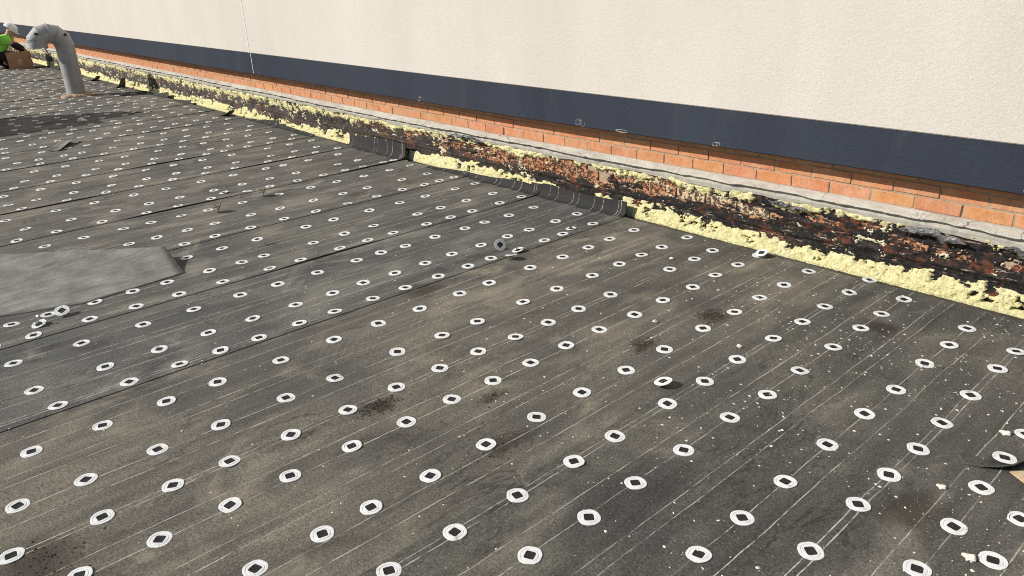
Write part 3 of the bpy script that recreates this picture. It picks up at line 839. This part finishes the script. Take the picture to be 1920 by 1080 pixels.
UNITS = ['', 'first', 'second', 'third', 'fourth', 'fifth', 'sixth', 'seventh', 'eighth', 'ninth', 'tenth', 'eleventh', 'twelfth', 'thirteenth', 'fourteenth',
         'fifteenth', 'sixteenth', 'seventeenth', 'eighteenth', 'nineteenth']
TENS = {2: ('twentieth', 'twenty'), 3: ('thirtieth', 'thirty'), 4: ('fortieth', 'forty'), 5: ('fiftieth', 'fifty'), 6: ('sixtieth', 'sixty'), 7: ('seventieth', 'seventy')}
def ordinal(n):
    if n < 20: return UNITS[n]
    a, b = divmod(n, 10)
    return TENS[a][0] if b == 0 else TENS[a][1] + '-' + UNITS[b]
def in_view(x, y):
    d = Vector((x, y, 0.0 - CAM_H)); q = d.dot(cf)
    return q > 0 and abs(d.dot(cr) / q) < 960 / 1427.34 + 0.012 and abs(d.dot(cu) / q) < 540 / 1427.34 + 0.012
cells, NAME = [], {}
row_no = 0
for x in sorted(ROWS, reverse=True):
    seen = [y for y in sorted(ROWS[x], reverse=True) if in_view(x, y)]
    if seen: row_no += 1
    for y in ROWS[x]:
        c = (x + random.uniform(-.007, .007), y); cells.append(c)
        if y in seen:
            NAME[c] = 'white fastener plate, %s from the wall end of the %s row from the right' % (ordinal(seen.index(y) + 1), ordinal(row_no))
cells.sort(key=lambda q: q[0] ** 2 + q[1] ** 2)
SKIP = []
near_cells = [c for c in cells if c in NAME][:296]
far_cells = [c for c in cells if c not in set(near_cells)]
for x, y in near_cells:
    a, b = random.choice(PM)
    o = bpy.data.objects.new('fastener_plate', a)
    o.location = (x, y, surf(x, y) + 0.0016 + (0.013 if abs(x + 0.51) < .03 and abs(y - 2.66) < .05 else 0))
    rz_ = random.uniform(0, 6.28)
    e = 0.03
    gx = (surf(x + e, y) - surf(x - e, y)) / (2 * e); gy = (surf(x, y + e) - surf(x, y - e)) / (2 * e)
    nrm = Vector((-np.clip(gx, -.06, .06) + random.gauss(0, .028), -gy + random.gauss(0, .028), 1)).normalized()
    o.rotation_mode = 'QUATERNION'
    o.rotation_quaternion = nrm.to_track_quat('Z', 'Y') @ Matrix.Rotation(rz_, 3, 'Z').to_quaternion()
    link(o)
    tag(o, NAME[(x, y)], 'fastener plate', 'fastener plates in rows on the roofing felt')
    link(bpy.data.objects.new('center_socket', b), o)
V, F, MI = [], [], []
for x, y in far_cells:
    n = 12; b0 = len(V); z = surf(x, y) + 0.0025; a0 = random.uniform(0, 1)
    tx, ty = random.uniform(-.05, .05), random.uniform(-.05, .05)
    for r, dz in ((0.038, -0.003), (0.036, 0.002), (0.0160, 0.002)):
        for k in range(n):
            a = a0 + 2 * math.pi * k / n
            px, py = r * math.cos(a), r * math.sin(a)
            V.append((x + px, y + py, z + dz + tx * px + ty * py))
    for i in range(2):
        for k in range(n):
            F.append((b0 + i * n + k, b0 + i * n + (k + 1) % n, b0 + (i + 1) * n + (k + 1) % n, b0 + (i + 1) * n + k)); MI.append(0)
    F.append(tuple(b0 + 2 * n + k for k in range(n))); MI.append(1)
o = mesh_obj('far_fastener_plates', V, F, [WHITE, SOCKET])
o.data.polygons.foreach_set('material_index', MI)
tag(o, 'mass of small distant white fastener plates dotted over the far roof', 'fastener plates', kind='stuff')

# ------------------------------------------------------------------ pulled-out fasteners
def leg_vf(side, L=0.042, hook=True):
    w = 0.0065
    pts = [(side * 0.004, 0), (side * 0.0055, -L * 0.55), (side * 0.011, -L * 0.9), (side * 0.021, -L)]
    V, F = [], []
    for x, z in pts:
        V += [(x, -w, z), (x, w, z), (x + side * 0.0016, w, z), (x + side * 0.0016, -w, z)]
    for i in range(len(pts) - 1):
        for k in range(4): F.append((i * 4 + k, i * 4 + (k + 1) % 4, (i + 1) * 4 + (k + 1) % 4, (i + 1) * 4 + k))
    F.append((0, 3, 2, 1)); F.append((12, 13, 14, 15))
    return V, F
def loose(x, y, tilt, az, label, spin=0.0, dark=False, L=0.042):
    """tilt: how far the plate is tipped over (180 = legs up); az: heading of the tip-over"""
    root = empty('loose_fastener')
    a, b = random.choice(PM)
    d = link(bpy.data.objects.new('disc', a), root)
    link(bpy.data.objects.new('center_socket', b), root)
    for s in (-1, 1):
        lv, lf = leg_vf(s, L); mesh_obj('leg', lv, lf, SOCKET if dark else ZINC, root)
    if dark: d.data = a.copy(); d.data.materials[0] = SOCKET
    q = Matrix.Rotation(R(az), 4, 'Z') @ Matrix.Rotation(R(tilt), 4, 'Y') @ Matrix.Rotation(R(spin), 4, 'Z')
    # rest the lowest point on the felt
    pts = [q @ Vector((0.0375 * math.cos(t), 0.0375 * math.sin(t), 0)) for t in np.linspace(0, 6.28, 32)]
    pts += [q @ Vector((s * 0.022, w, -L)) for s in (-1, 1) for w in (-.0065, .0065)]
    low_ = min(v.z for v in pts)
    root.matrix_world = Matrix.Translation((x, y, surf(x, y) - low_ + 0.001)) @ q
    tag(root, label, 'loose fastener', 'pulled-out fasteners lying on the felt')
loose(-3.379, 2.905, 62, -14, 'pulled fastener standing on edge, plate facing the camera, beside the seam litter')
loose(-3.285, 2.965, 168, 60, 'upturned fastener with its bent legs up, behind the tipped one at the seam', 30)
loose(-3.215, 2.85, 15, 150, 'tipped white fastener leaning on its legs just off the dark seam', 40, False, 0.024)
loose(-3.346, 3.505, 176, 10, 'upside down fastener with legs in the air, touching another plate near the turned-up felt')
loose(-4.284, 0.54, 165, 120, 'upturned fastener with dark legs near the loose grey sheet, left of its pair')
loose(-4.335, 0.665, 24, -20, 'tilted fastener with large dark square near the loose grey sheet, right of its pair', 20, False, 0.02)
loose(-5.723, 2.465, 112, 60, 'dark fastener standing on edge, farther of the two black upright ones', 0, True)
loose(-5.564, 2.031, 118, 65, 'dark fastener standing on edge, nearer of the two black upright ones', 0, True)
loose(-6.078, 2.277, 171, 75, 'upturned white fastener beside a plate, beyond the black upright ones')
loose(-1.646, 2.271, 13, 205, 'tipped white fastener with bent legs showing, alone in the right foreground', 35, False, 0.020)
loose(-2.16, 3.88, 20, 250, 'tipped fastener against the foam at the foot of the wall', 0, False, 0.02)
loose(-11.419, 2.698, 95, 80, 'far fastener standing upright at the edge of the big shadow')
loose(-2.0, 3.62, 172, 30, 'small upturned fastener near the wall foam') if False else None

# ------------------------------------------------------------------ loose felt pieces
def surface_piece(name, fn, nu, nv, mat, parent=None, thick=0.004):
    V = [fn(u / (nu - 1), v / (nv - 1)) for v in range(nv) for u in range(nu)]
    F = [(v * nu + u, v * nu + u + 1, (v + 1) * nu + u + 1, (v + 1) * nu + u) for v in range(nv - 1) for u in range(nu - 1)]
    o = mesh_obj(name, V, F, mat, parent, True)
    s = o.modifiers.new('thick', 'SOLIDIFY'); s.thickness = thick; s.offset = 0
    return o
def loose_sheet(u, v):
    # u along the strip (away from the frame edge to the open end), v across, from the near edge over the hump
    nx_, ny_ = np.interp(u, [0, 0.62, 0.80, 1], [-4.75, -4.56, -4.42, -4.475]), np.interp(u, [0, 0.62, 0.80, 1], [-0.85, 0.42, 0.80, 1.36])
    fx, fy = np.interp(u, [0, 0.55, 0.80, 1], [-6.5, -5.52, -5.12, -4.80]), np.interp(u, [0, 0.55, 0.80, 1], [-0.45, 0.61, 1.04, 1.375])
    hmax = np.interp(u, [0, 0.6, 0.85, 1], [0.055, 0.060, 0.070, 0.085])
    q = min(v / 0.8, 1.0)
    s = q
    x = nx_ + (fx - nx_) * s; y = ny_ + (fy - ny_) * s
    z = 0.010 + hmax * (s ** 1.5) + 0.012 * float(fbm(x * 3.5, y * 3.5, 3, 201)) * s
    if v > 0.8:
        w = (v - 0.8) / 0.2
        ang = w * math.pi * 0.92
        rr = hmax * 0.22
        dx, dy = (fx - nx_), (fy - ny_); L = math.hypot(dx, dy) + 1e-6
        x += dx / L * rr * math.sin(ang) * 0.8; y += dy / L * rr * math.sin(ang) * 0.8
        z -= rr * (1 - math.cos(ang))
    return (x, y, z)
o = surface_piece('loose_felt_sheet', loose_sheet, 46, 26, FELT_BACK, None, 0.004)
tag(o, 'large loose sheet of felt folded back showing its paler grey underside at the left edge', 'felt sheet')
def scrap_a(u, v):
    a = (v - 0.5) * 1.6
    px, py = -9.12 - 0.42 * u, 1.74 + 0.25 * u
    return (px + 0.03 * math.sin(a), py + 0.085 * math.sin(a), 0.012 + 0.05 * (1 - math.cos(a)) * 1.2 + 0.035 * u * (0.5 + 0.5 * math.sin(a)))
o = surface_piece('felt_scrap', scrap_a, 12, 9, FELT_BACK)
tag(o, 'small curled scrap of felt lying on the far left of the roof', 'felt scrap')
def scrap_b(u, v):
    a = u * 1.3
    return (-11.0 - 0.10 * v, 3.10 + 0.16 * math.sin(a), 0.012 + 0.10 * (1 - math.cos(a)))
o = surface_piece('felt_scrap', scrap_b, 8, 4, FELT_PLAIN)
tag(o, 'tiny dark upturned felt scrap at the tip of the big roof shadow', 'felt scrap')
# curled corner pieces of felt along the foot of the wall, far side
for x, y, w, h, az, lab in ((-9.62, 3.93, 0.26, 0.075, 20, 'black curled felt corner at the wall foot between the pipe and the turned-up strips'),
                            (-15.3, 3.93, 0.34, 0.09, 15, 'black curled felt corner at the wall foot right behind the vent pipe'),
                            (-13.9, 3.94, 0.16, 0.16, -30, 'upright felt corner at the wall foot beside the pipe shadow')):
    def curl(u, v, x=x, y=y, w=w, h=h, az=az):
        a = u * 1.35
        dx, dy = w * math.sin(a), -0.16 * (1 - v) * (1 - u * 0.6)
        return (x - w + dx, y + dy, 0.010 + h * (1 - math.cos(a)) / 0.78)
    o = surface_piece('felt_scrap', curl, 12, 5, FELT_PLAIN)
    tag(o, lab, 'felt scrap')
# lifted end lap at the right edge with bare board below
EX, EY = [-0.60, -0.545, -0.50, -0.472, -0.455, -0.44, -0.42], [2.565, 2.585, 2.607, 2.64, 2.70, 2.80, 3.0]
def endlap(u, v):
    # u along the torn edge, v inwards (up to the left)
    ex, ey = np.interp(u, np.linspace(0, 1, 7), EX), np.interp(u, np.linspace(0, 1, 7), EY)
    x, y = ex - 0.075 * v, ey + 0.085 * v * (1 - 0.8 * u)
    rise = 0.022 * max(0, 1 - v * 1.9) ** 1.6 * math.sin(min(1, u * 2.1) * math.pi / 2) ** 2
    return (x, y, surf(x, y) + 0.0012 * (1 - v) - 0.0025 * v + rise)
o = surface_piece('felt_patch', endlap, 26, 12, FELT_PLAIN, None, 0.003)
o.color = (0.8, 0.8, 0.8, 1)
tag(o, 'torn felt edge curling up at the right edge of the roof', 'felt patch')
SPL = [(-0.476, 2.622), (-0.415, 2.585), (-0.36, 2.66), (-0.44, 2.665)]
sv = [(x, y, surf(x, y) + dz) for dz in (0.0015, 0.006) for x, y in SPL]
o = mesh_obj('wood_splinter', sv, [(3, 2, 1, 0), (4, 5, 6, 7), (0, 1, 5, 4), (1, 2, 6, 5), (2, 3, 7, 6), (3, 0, 4, 7)], WOOD)
tag(o, 'pale tan wooden splinter below the torn felt edge on the right', 'wood splinter')

# ------------------------------------------------------------------ crumbs and dirt
OCT = [(1, 0, 0), (-.8, .5, 0), (-.7, -.6, 0), (.1, .1, .8), (.2, -.9, .1), (.1, .9, .2)]
OF = [(0, 5, 3), (5, 1, 3), (1, 2, 3), (2, 4, 3), (4, 0, 3), (0, 4, 2), (0, 2, 1), (0, 1, 5)]
def crumbs(name, spots, mat, label, cat):
    V, F = [], []
    for x, y, s in spots:
        b = len(V); z = surf(x, y); a = random.uniform(0, 6.28); c, q = math.cos(a), math.sin(a)
        sx, sy, sz = s * random.uniform(.6, 1.3), s * random.uniform(.6, 1.2), s * random.uniform(.35, .8)
        for vx, vy, vz in OCT:
            vx *= sx * random.uniform(.7, 1.3); vy *= sy * random.uniform(.7, 1.3)
            V.append((x + c * vx - q * vy, y + q * vx + c * vy, z + 0.0005 + max(0, vz) * sz))
        F += [tuple(b + i for i in f) for f in OF]
    o = mesh_obj(name, V, F, mat); tag(o, label, cat, kind='stuff')
    return o
spots = []
while len(spots) < 7000:
    x = -0.05 - random.random() ** 1.5 * 4.2; y = random.uniform(0.6, 3.92)
    dens = 0.10 + 0.9 * math.exp(-((3.2 - y) / 1.15) ** 2) * math.exp(-((-0.9 - x) / 1.15) ** 2)
    dens *= 0.35 + 0.65 * float(noise(x * 3.1, y * 3.1, 301) > -0.1)
    if random.random() < dens: spots.append((x, y, 0.0010 + 0.0060 * random.random() ** 9))
for k in range(900):
    x = random.uniform(-9, -1); y = random.uniform(0.2, 3.9); spots.append((x, y, 0.0012 + 0.005 * random.random() ** 4))
crumbs('foam_crumbs', spots, CRUMB, 'pale foam crumbs strewn over the felt, thickest near the right of the wall', 'crumbs')
spots = []
for cx, cy, sx, sy, n in ((-2.355, 1.345, .024, .045, 380), (-1.936, 2.513, .035, .045, 420), (-1.884, 2.987, .04, .05, 460), (-2.09, 1.713, .020, .045, 120), (-2.34, 0.10, .06, .07, 200), (-1.80, 1.53, .05, .09, 110), (-1.1, 3.35, .12, .10, 90), (-0.9, 3.45, .1, .1, 60), (-3.9, 3.1, .06, .08, 50)):
    for k in range(n): spots.append((random.gauss(cx, sx), random.gauss(cy, sy), 0.0012 + 0.0045 * random.random() ** 2.5))
crumbs('dirt_crumbs', spots, DIRT, 'small heaps of dark dirt and tar crumbs on the felt', 'dirt')
CHUNKS = ((-0.56, 2.86, .016, 'foam chunk beside the plates near the right edge, biggest of the crumbs there'), (-1.62, 2.80, .014, 'pale foam chunk touching a plate by the dirt heap'), (-2.05, 2.74, .015, 'pale foam chunk just below a plate right of the centre'),
          (-2.52, 3.50, .015, 'pale foam chunk casting a shadow before the wall foam'), (-0.42, 2.10, .017, 'elongated foam chunk in the lower right corner'), (-0.60, 2.38, .013, 'foam chunk left of the lifted felt edge'), (-10.908, 2.473, .055, 'big pale foam lump beside the far roof shadow'))
for x, y, s, lab in CHUNKS:
    bm = bmesh.new(); bmesh.ops.create_icosphere(bm, subdivisions=2, radius=s)
    rnd = random.Random(int(s * 1e5 + x * 100))
    for v in bm.verts:
        k = 1 + 0.45 * float(noise(v.co.x / s * 1.4 + x, v.co.y / s * 1.4 + v.co.z / s, 311)); v.co = Vector((v.co.x * k * 1.2, v.co.y * k, max(v.co.z * k * .6, -s * .3)))
    me = bpy.data.meshes.new('foam_chunk'); bm.to_mesh(me); bm.free(); me.materials.append(CRUMB)
    o = link(bpy.data.objects.new('foam_chunk', me)); o.location = (x, y, surf(x, y) + s * .28)
    tag(o, lab, 'foam chunk', 'foam chunks on the felt')

# ------------------------------------------------------------------ gooseneck vent pipe
PXX, PYY = -13.57, 3.09
vent = empty('vent_pipe', (PXX, PYY, 0))
tag(vent, 'grey galvanised gooseneck vent pipe standing near the wall', 'vent pipe')
RP = 0.132
zt_ = 0.765           # where the bend starts
RB = 0.190            # bend radius of the centre line, the neck turns towards -Y
# shaft
N = 28
def ring(c, t, r, n=N):
    t = Vector(t).normalized(); a = Vector((1, 0, 0)); b = t.cross(a).normalized()
    return [Vector(c) + (a * math.cos(2 * math.pi * k / n) + b * math.sin(2 * math.pi * k / n)) * r for k in range(n)]
def sweep(name, rings, parent, mat, smooth=True):
    V = [q for r in rings for q in r]; F = []
    n = len(rings[0])
    for i in range(len(rings) - 1):
        for k in range(n): F.append((i * n + k, i * n + (k + 1) % n, (i + 1) * n + (k + 1) % n, (i + 1) * n + k))
    return mesh_obj(name, V, F, mat, parent, smooth)
sweep('shaft', [ring((0, 0, z), (0, 0, 1), RP + (0.002 if z < .1 else 0)) for z in (0.0, 0.1, 0.35, 0.6, zt_ + .01)], vent, GALV)
gores = 6
def bend(a): return Vector((0, -RB + RB * math.cos(a), zt_ + RB * math.sin(a))), Vector((0, -math.sin(a), math.cos(a)))
for g in range(gores):
    a0, a1 = math.pi * g / gores, math.pi * (g + 1) / gores
    am = (a0 + a1) / 2
    rings = []
    # a straight tube between two mitre planes
    d = bend(am)[1]
    for a in (a0, a1):
        c, t = bend(a); rr = []
        base = ring(c, d, RP + 0.001)
        for q in base:
            s = (c - q).dot(t) / d.dot(t); rr.append(q + d * s)
        rings.append(rr)
    grow = [[q + (q - bend(a0)[0]).normalized() * 0.004 for q in rings[0]]]
    sweep('gore', rings, vent, GALV)
    c, t = bend(a0)
    sweep('seam', [[q + (q - c).normalized() * e - t * w for q in rings[0]] for e, w in ((0.0005, 0.009), (0.005, 0.006), (0.005, -0.006), (0.0005, -0.009))], vent, GALV, False)
c, t = bend(math.pi)
sweep('outlet', [ring(c + t * s, t, r) for s, r in ((0, RP), (0.004, RP + .004), (0.01, RP + .006), (0.01, RP - .008), (0.0, RP - .010), (-0.12, RP - .012))], vent, GALV)
c2, t2 = bend(math.pi - .25)
mesh_obj('dark_throat', ring((0, -2 * RB, zt_ + 0.11), (0, 0, 1), RP - .012), [tuple(range(N))], DARKMETAL, vent)
for a, sy in ((0.62, 1), (2.30, 1)):
    cc, tt = bend(a); outw = (cc - Vector((0, -RB, zt_))).normalized()
    # small dark tab on the side of the bend that faces the camera
    pp = cc + Vector((RP * 0.86, 0, 0)) + outw * RP * 0.52
    v, f = box_vf(-0.012, 0.012, -0.014, 0.014, -0.026, 0.026)
    tb = mesh_obj('tab', v, f, DARKMETAL, vent); tb.location = pp; tb.rotation_euler = (a * .5, 0.6, 0)
# foam collar at the base
a_, b_ = np.meshgrid(np.linspace(0, 2 * math.pi, 49), np.linspace(0, 1, 9))
sqr = 0.215 / np.maximum(np.abs(np.cos(a_ + .35)) ** 5 + np.abs(np.sin(a_ + .35)) ** 5, .2) ** (1 / 5)
rr_ = RP * 0.97 + (sqr - RP) * b_ ** 0.8 * (1 + 0.10 * noise(a_ * 3, b_, 401))
zz_ = 0.045 * np.sqrt(np.clip(1 - b_ ** 2.2, 0, 1)) * (1 + 0.35 * noise(a_ * 5, b_ * 3, 403)) + 0.004
rr_[:, -1] = rr_[:, 0]; zz_[:, -1] = zz_[:, 0]
idx = np.arange(a_.size).reshape(a_.shape)
np_mesh('foam_collar', np.stack([rr_ * np.cos(a_), rr_ * np.sin(a_), zz_ + 0.003], -1).reshape(-1, 3), np.stack([idx[:-1, :-1], idx[:-1, 1:], idx[1:, 1:], idx[1:, :-1]], -1).reshape(-1, 4), CARD if False else MORTAR, vent)

# ------------------------------------------------------------------ unseen box added left of the frame to cast the big roof shadow
shadow_block = empty('shadow_caster', (-11.95, 0.3, 0))
tag(shadow_block, 'unseen grey box added left of the view to cast the roof shadow', 'shadow_block')
box('block_body', -0.33, 0.42, -1.6, 0.80, 0.0, 1.20, GALV, shadow_block, 0.01)
box('block_end', -0.33, 0.11, 0.80, 1.28, 0.0, 1.199, GALV, shadow_block, 0.01)
box('block_base', -0.40, 0.49, -1.68, 0.83, 0.0, 0.14, FELT_PLAIN, shadow_block)

# ------------------------------------------------------------------ cardboard box
cb = empty('cardboard_box', (-19.38, 3.50, 0.012), R(-12))
tag(cb, 'open brown cardboard box on the roof in front of the kneeling worker', 'box')
W, D, Hh = 0.215, 0.19, 0.22
box('side', D - .005, D, -W, W, 0, Hh, CARD, cb)
box('side', -D, -D + .005, -W, W, 0, Hh, CARD, cb)
box('side', -D + .005, D - .005, -W, -W + .005, 0, Hh, CARD, cb)
box('side', -D + .005, D - .005, W - .005, W, 0, Hh, CARD, cb)
box('bottom', -D + .005, D - .005, -W + .005, W - .005, 0.001, .006, CARD, cb)
def flap(pts):
    V = [Vector(q) for q in pts]; n = (V[1] - V[0]).cross(V[3] - V[0]).normalized() * .004
    mesh_obj('flap', V + [q + n for q in V], [(0, 1, 2, 3), (7, 6, 5, 4), (0, 4, 5, 1), (1, 5, 6, 2), (2, 6, 7, 3), (3, 7, 4, 0)], CARD, cb)
flap([(D, -W, Hh), (D, W, Hh), (D - .03, W + .01, Hh + .13), (D - .03, -W - .01, Hh + .12)])
flap([(-D, W, Hh), (-D, -W, Hh), (-D - .12, -W, Hh + .10), (-D - .12, W, Hh + .10)])
flap([(D - .01, W, Hh), (-D + .01, W, Hh), (-D + .02, W + .13, Hh - .06), (D - .02, W + .13, Hh - .06)])
box('tape', D, D + .001, -0.035, 0.04, 0.08, 0.20, TAPE, cb)

# ------------------------------------------------------------------ kneeling worker
man = empty('person', (-19.75, 3.25, 0.010))
tag(man, 'person in lime shirt, white helmet and black sleeves crouching over a cardboard box', 'person')
def skin(name, pts, edges, rad, mat, root=0, sub=2):
    me = bpy.data.meshes.new(name); me.from_pydata(pts, edges, []); me.materials.append(mat)
    o = link(bpy.data.objects.new(name, me), man)
    o.modifiers.new('skin', 'SKIN')
    for i, r in enumerate(rad):
        me.skin_vertices[0].data[i].radius = (r, r) if not isinstance(r, tuple) else r
    me.skin_vertices[0].data[root].use_root = True
    s = o.modifiers.new('sub', 'SUBSURF'); s.levels = s.render_levels = sub
    o.modifiers['skin'].use_smooth_shade = True
    return o
# local frame: +Y towards the box, X to the side
body = skin('body', [(0, -.12, .28), (0, .0, .44), (0, .14, .58), (0, .22, .65), (0, .27, .71), (0, .30, .78),
              (.17, .15, .58), (.20, .33, .43), (.14, .46, .31), (-.17, .15, .58), (-.19, .33, .43), (-.13, .46, .31),
              (.10, -.10, .26), (.14, .24, .30), (.13, .02, .10), (.13, .10, .06), (-.10, -.10, .26), (-.14, .24, .30), (-.13, .02, .10), (-.13, .10, .06)],
     [(0, 1), (1, 2), (2, 3), (3, 4), (4, 5), (2, 6), (6, 7), (7, 8), (2, 9), (9, 10), (10, 11), (0, 12), (12, 13), (13, 14), (14, 15), (0, 16), (16, 17), (17, 18), (18, 19)],
     [.14, .14, .14, .055, .085, .075, .07, .05, .04, .07, .05, .04, .09, .065, .05, .045, .09, .065, .05, .045], SKIN)
skin('shirt', [(0, -.15, .27), (0, -.02, .43), (0, .13, .575), (0, .19, .63), (.18, .15, .58), (.205, .25, .49), (-.18, .15, .58), (-.2, .25, .49)],
     [(0, 1), (1, 2), (2, 3), (2, 4), (4, 5), (2, 6), (6, 7)], [.18, .185, .18, .09, .10, .085, .10, .085], LIME)
skin('trousers', [(0, -.14, .25), (.10, -.11, .24), (.14, .25, .29), (.13, .03, .12), (-.10, -.11, .24), (-.14, .25, .29), (-.13, .03, .12)],
     [(0, 1), (1, 2), (2, 3), (0, 4), (4, 5), (5, 6)], [.165, .12, .09, .08, .12, .09, .08], BLACKCLOTH)
for s in (1, -1):
    skin('sleeve', [(s * .202, .24, .50), (s * .20, .335, .43), (s * .145, .445, .325)], [(0, 1), (1, 2)], [.066, .062, .05], BLACKCLOTH)
    # gloved hand: palm and five bent fingers
    hp = Vector((s * .14, .475, .295))
    skin('glove', [hp + Vector((0, -.02, .02)), hp + Vector((0, .03, -.03))], [(0, 1)], [(.04, .025), (.042, .022)], BLACKCLOTH, 0, 1)
    for k in range(4):
        b0 = hp + Vector((s * (-.03 + .02 * k), .035, -.035))
        skin('glove_finger', [b0, b0 + Vector((0, .025, -.03)), b0 + Vector((0, .025, -.06 + .004 * abs(k - 1.5)))], [(0, 1), (1, 2)], [.011, .010, .009], BLACKCLOTH, 0, 1)
    b0 = hp + Vector((-s * .04, .0, -.005))
    skin('glove_finger', [b0, b0 + Vector((-s * .02, .025, -.02)), b0 + Vector((-s * .015, .045, -.04))], [(0, 1), (1, 2)], [.012, .011, .009], BLACKCLOTH, 0, 1)
    skin('boot', [(s * .13, .0, .12), (s * .13, .01, .055), (s * .13, .16, .045)], [(0, 1), (1, 2)], [.06, .055, .045], BLACKCLOTH, 0, 1)
# head details
hc = Vector((0, .30, .735))
for s in (1, -1):
    skin('ear', [hc + Vector((s * .088, -.01, 0)), hc + Vector((s * .095, -.015, .025))], [(0, 1)], [.015, .013], SKIN, 0, 1)
    skin('eye', [hc + Vector((s * .033, .082, .015)), hc + Vector((s * .033, .086, .016))], [(0, 1)], [.010, .010], HELMET, 0, 1)
skin('nose', [hc + Vector((0, .085, .01)), hc + Vector((0, .108, -.02))], [(0, 1)], [.012, .014], SKIN, 0, 1)
skin('mouth', [hc + Vector((-.022, .088, -.05)), hc + Vector((.022, .088, -.05))], [(0, 1)], [.007, .007], CARD, 0, 1)
skin('hair', [hc + Vector((0, -.05, .0)), hc + Vector((0, -.07, -.05))], [(0, 1)], [.08, .06], BLACKCLOTH, 0, 1)
V, F = [], []
nu, nv = 20, 8
for j in range(nv + 1):
    t = j / nv * math.pi / 2
    for k in range(nu):
        a = 2 * math.pi * k / nu
        rr = 0.128 * math.cos(t) if j else 0.128
        V.append((rr * math.cos(a) * .92, rr * math.sin(a) * 1.1, 0.125 * math.sin(t)))
for j in range(nv):
    for k in range(nu): F.append((j * nu + k, j * nu + (k + 1) % nu, (j + 1) * nu + (k + 1) % nu, (j + 1) * nu + k))
hm = mesh_obj('helmet', V, F, HELMET, man, True); hm.location = hc + Vector((0, -.005, .045)); hm.rotation_euler = (R(-38), 0, 0)
V = []; 
for k in range(21):
    a = math.pi * k / 20
    V.append((.118 * math.cos(a), .141 * math.sin(a), 0.004)); V.append((.125 * math.cos(a), .141 * math.sin(a) + .055 * math.sin(a), -.012))
bo = mesh_obj('brim', V, [(2 * k, 2 * k + 1, 2 * k + 3, 2 * k + 2) for k in range(20)], HELMET, hm, True)
sm = bo.modifiers.new('t', 'SOLIDIFY'); sm.thickness = .005
man.rotation_euler = (0, 0, R(-14))
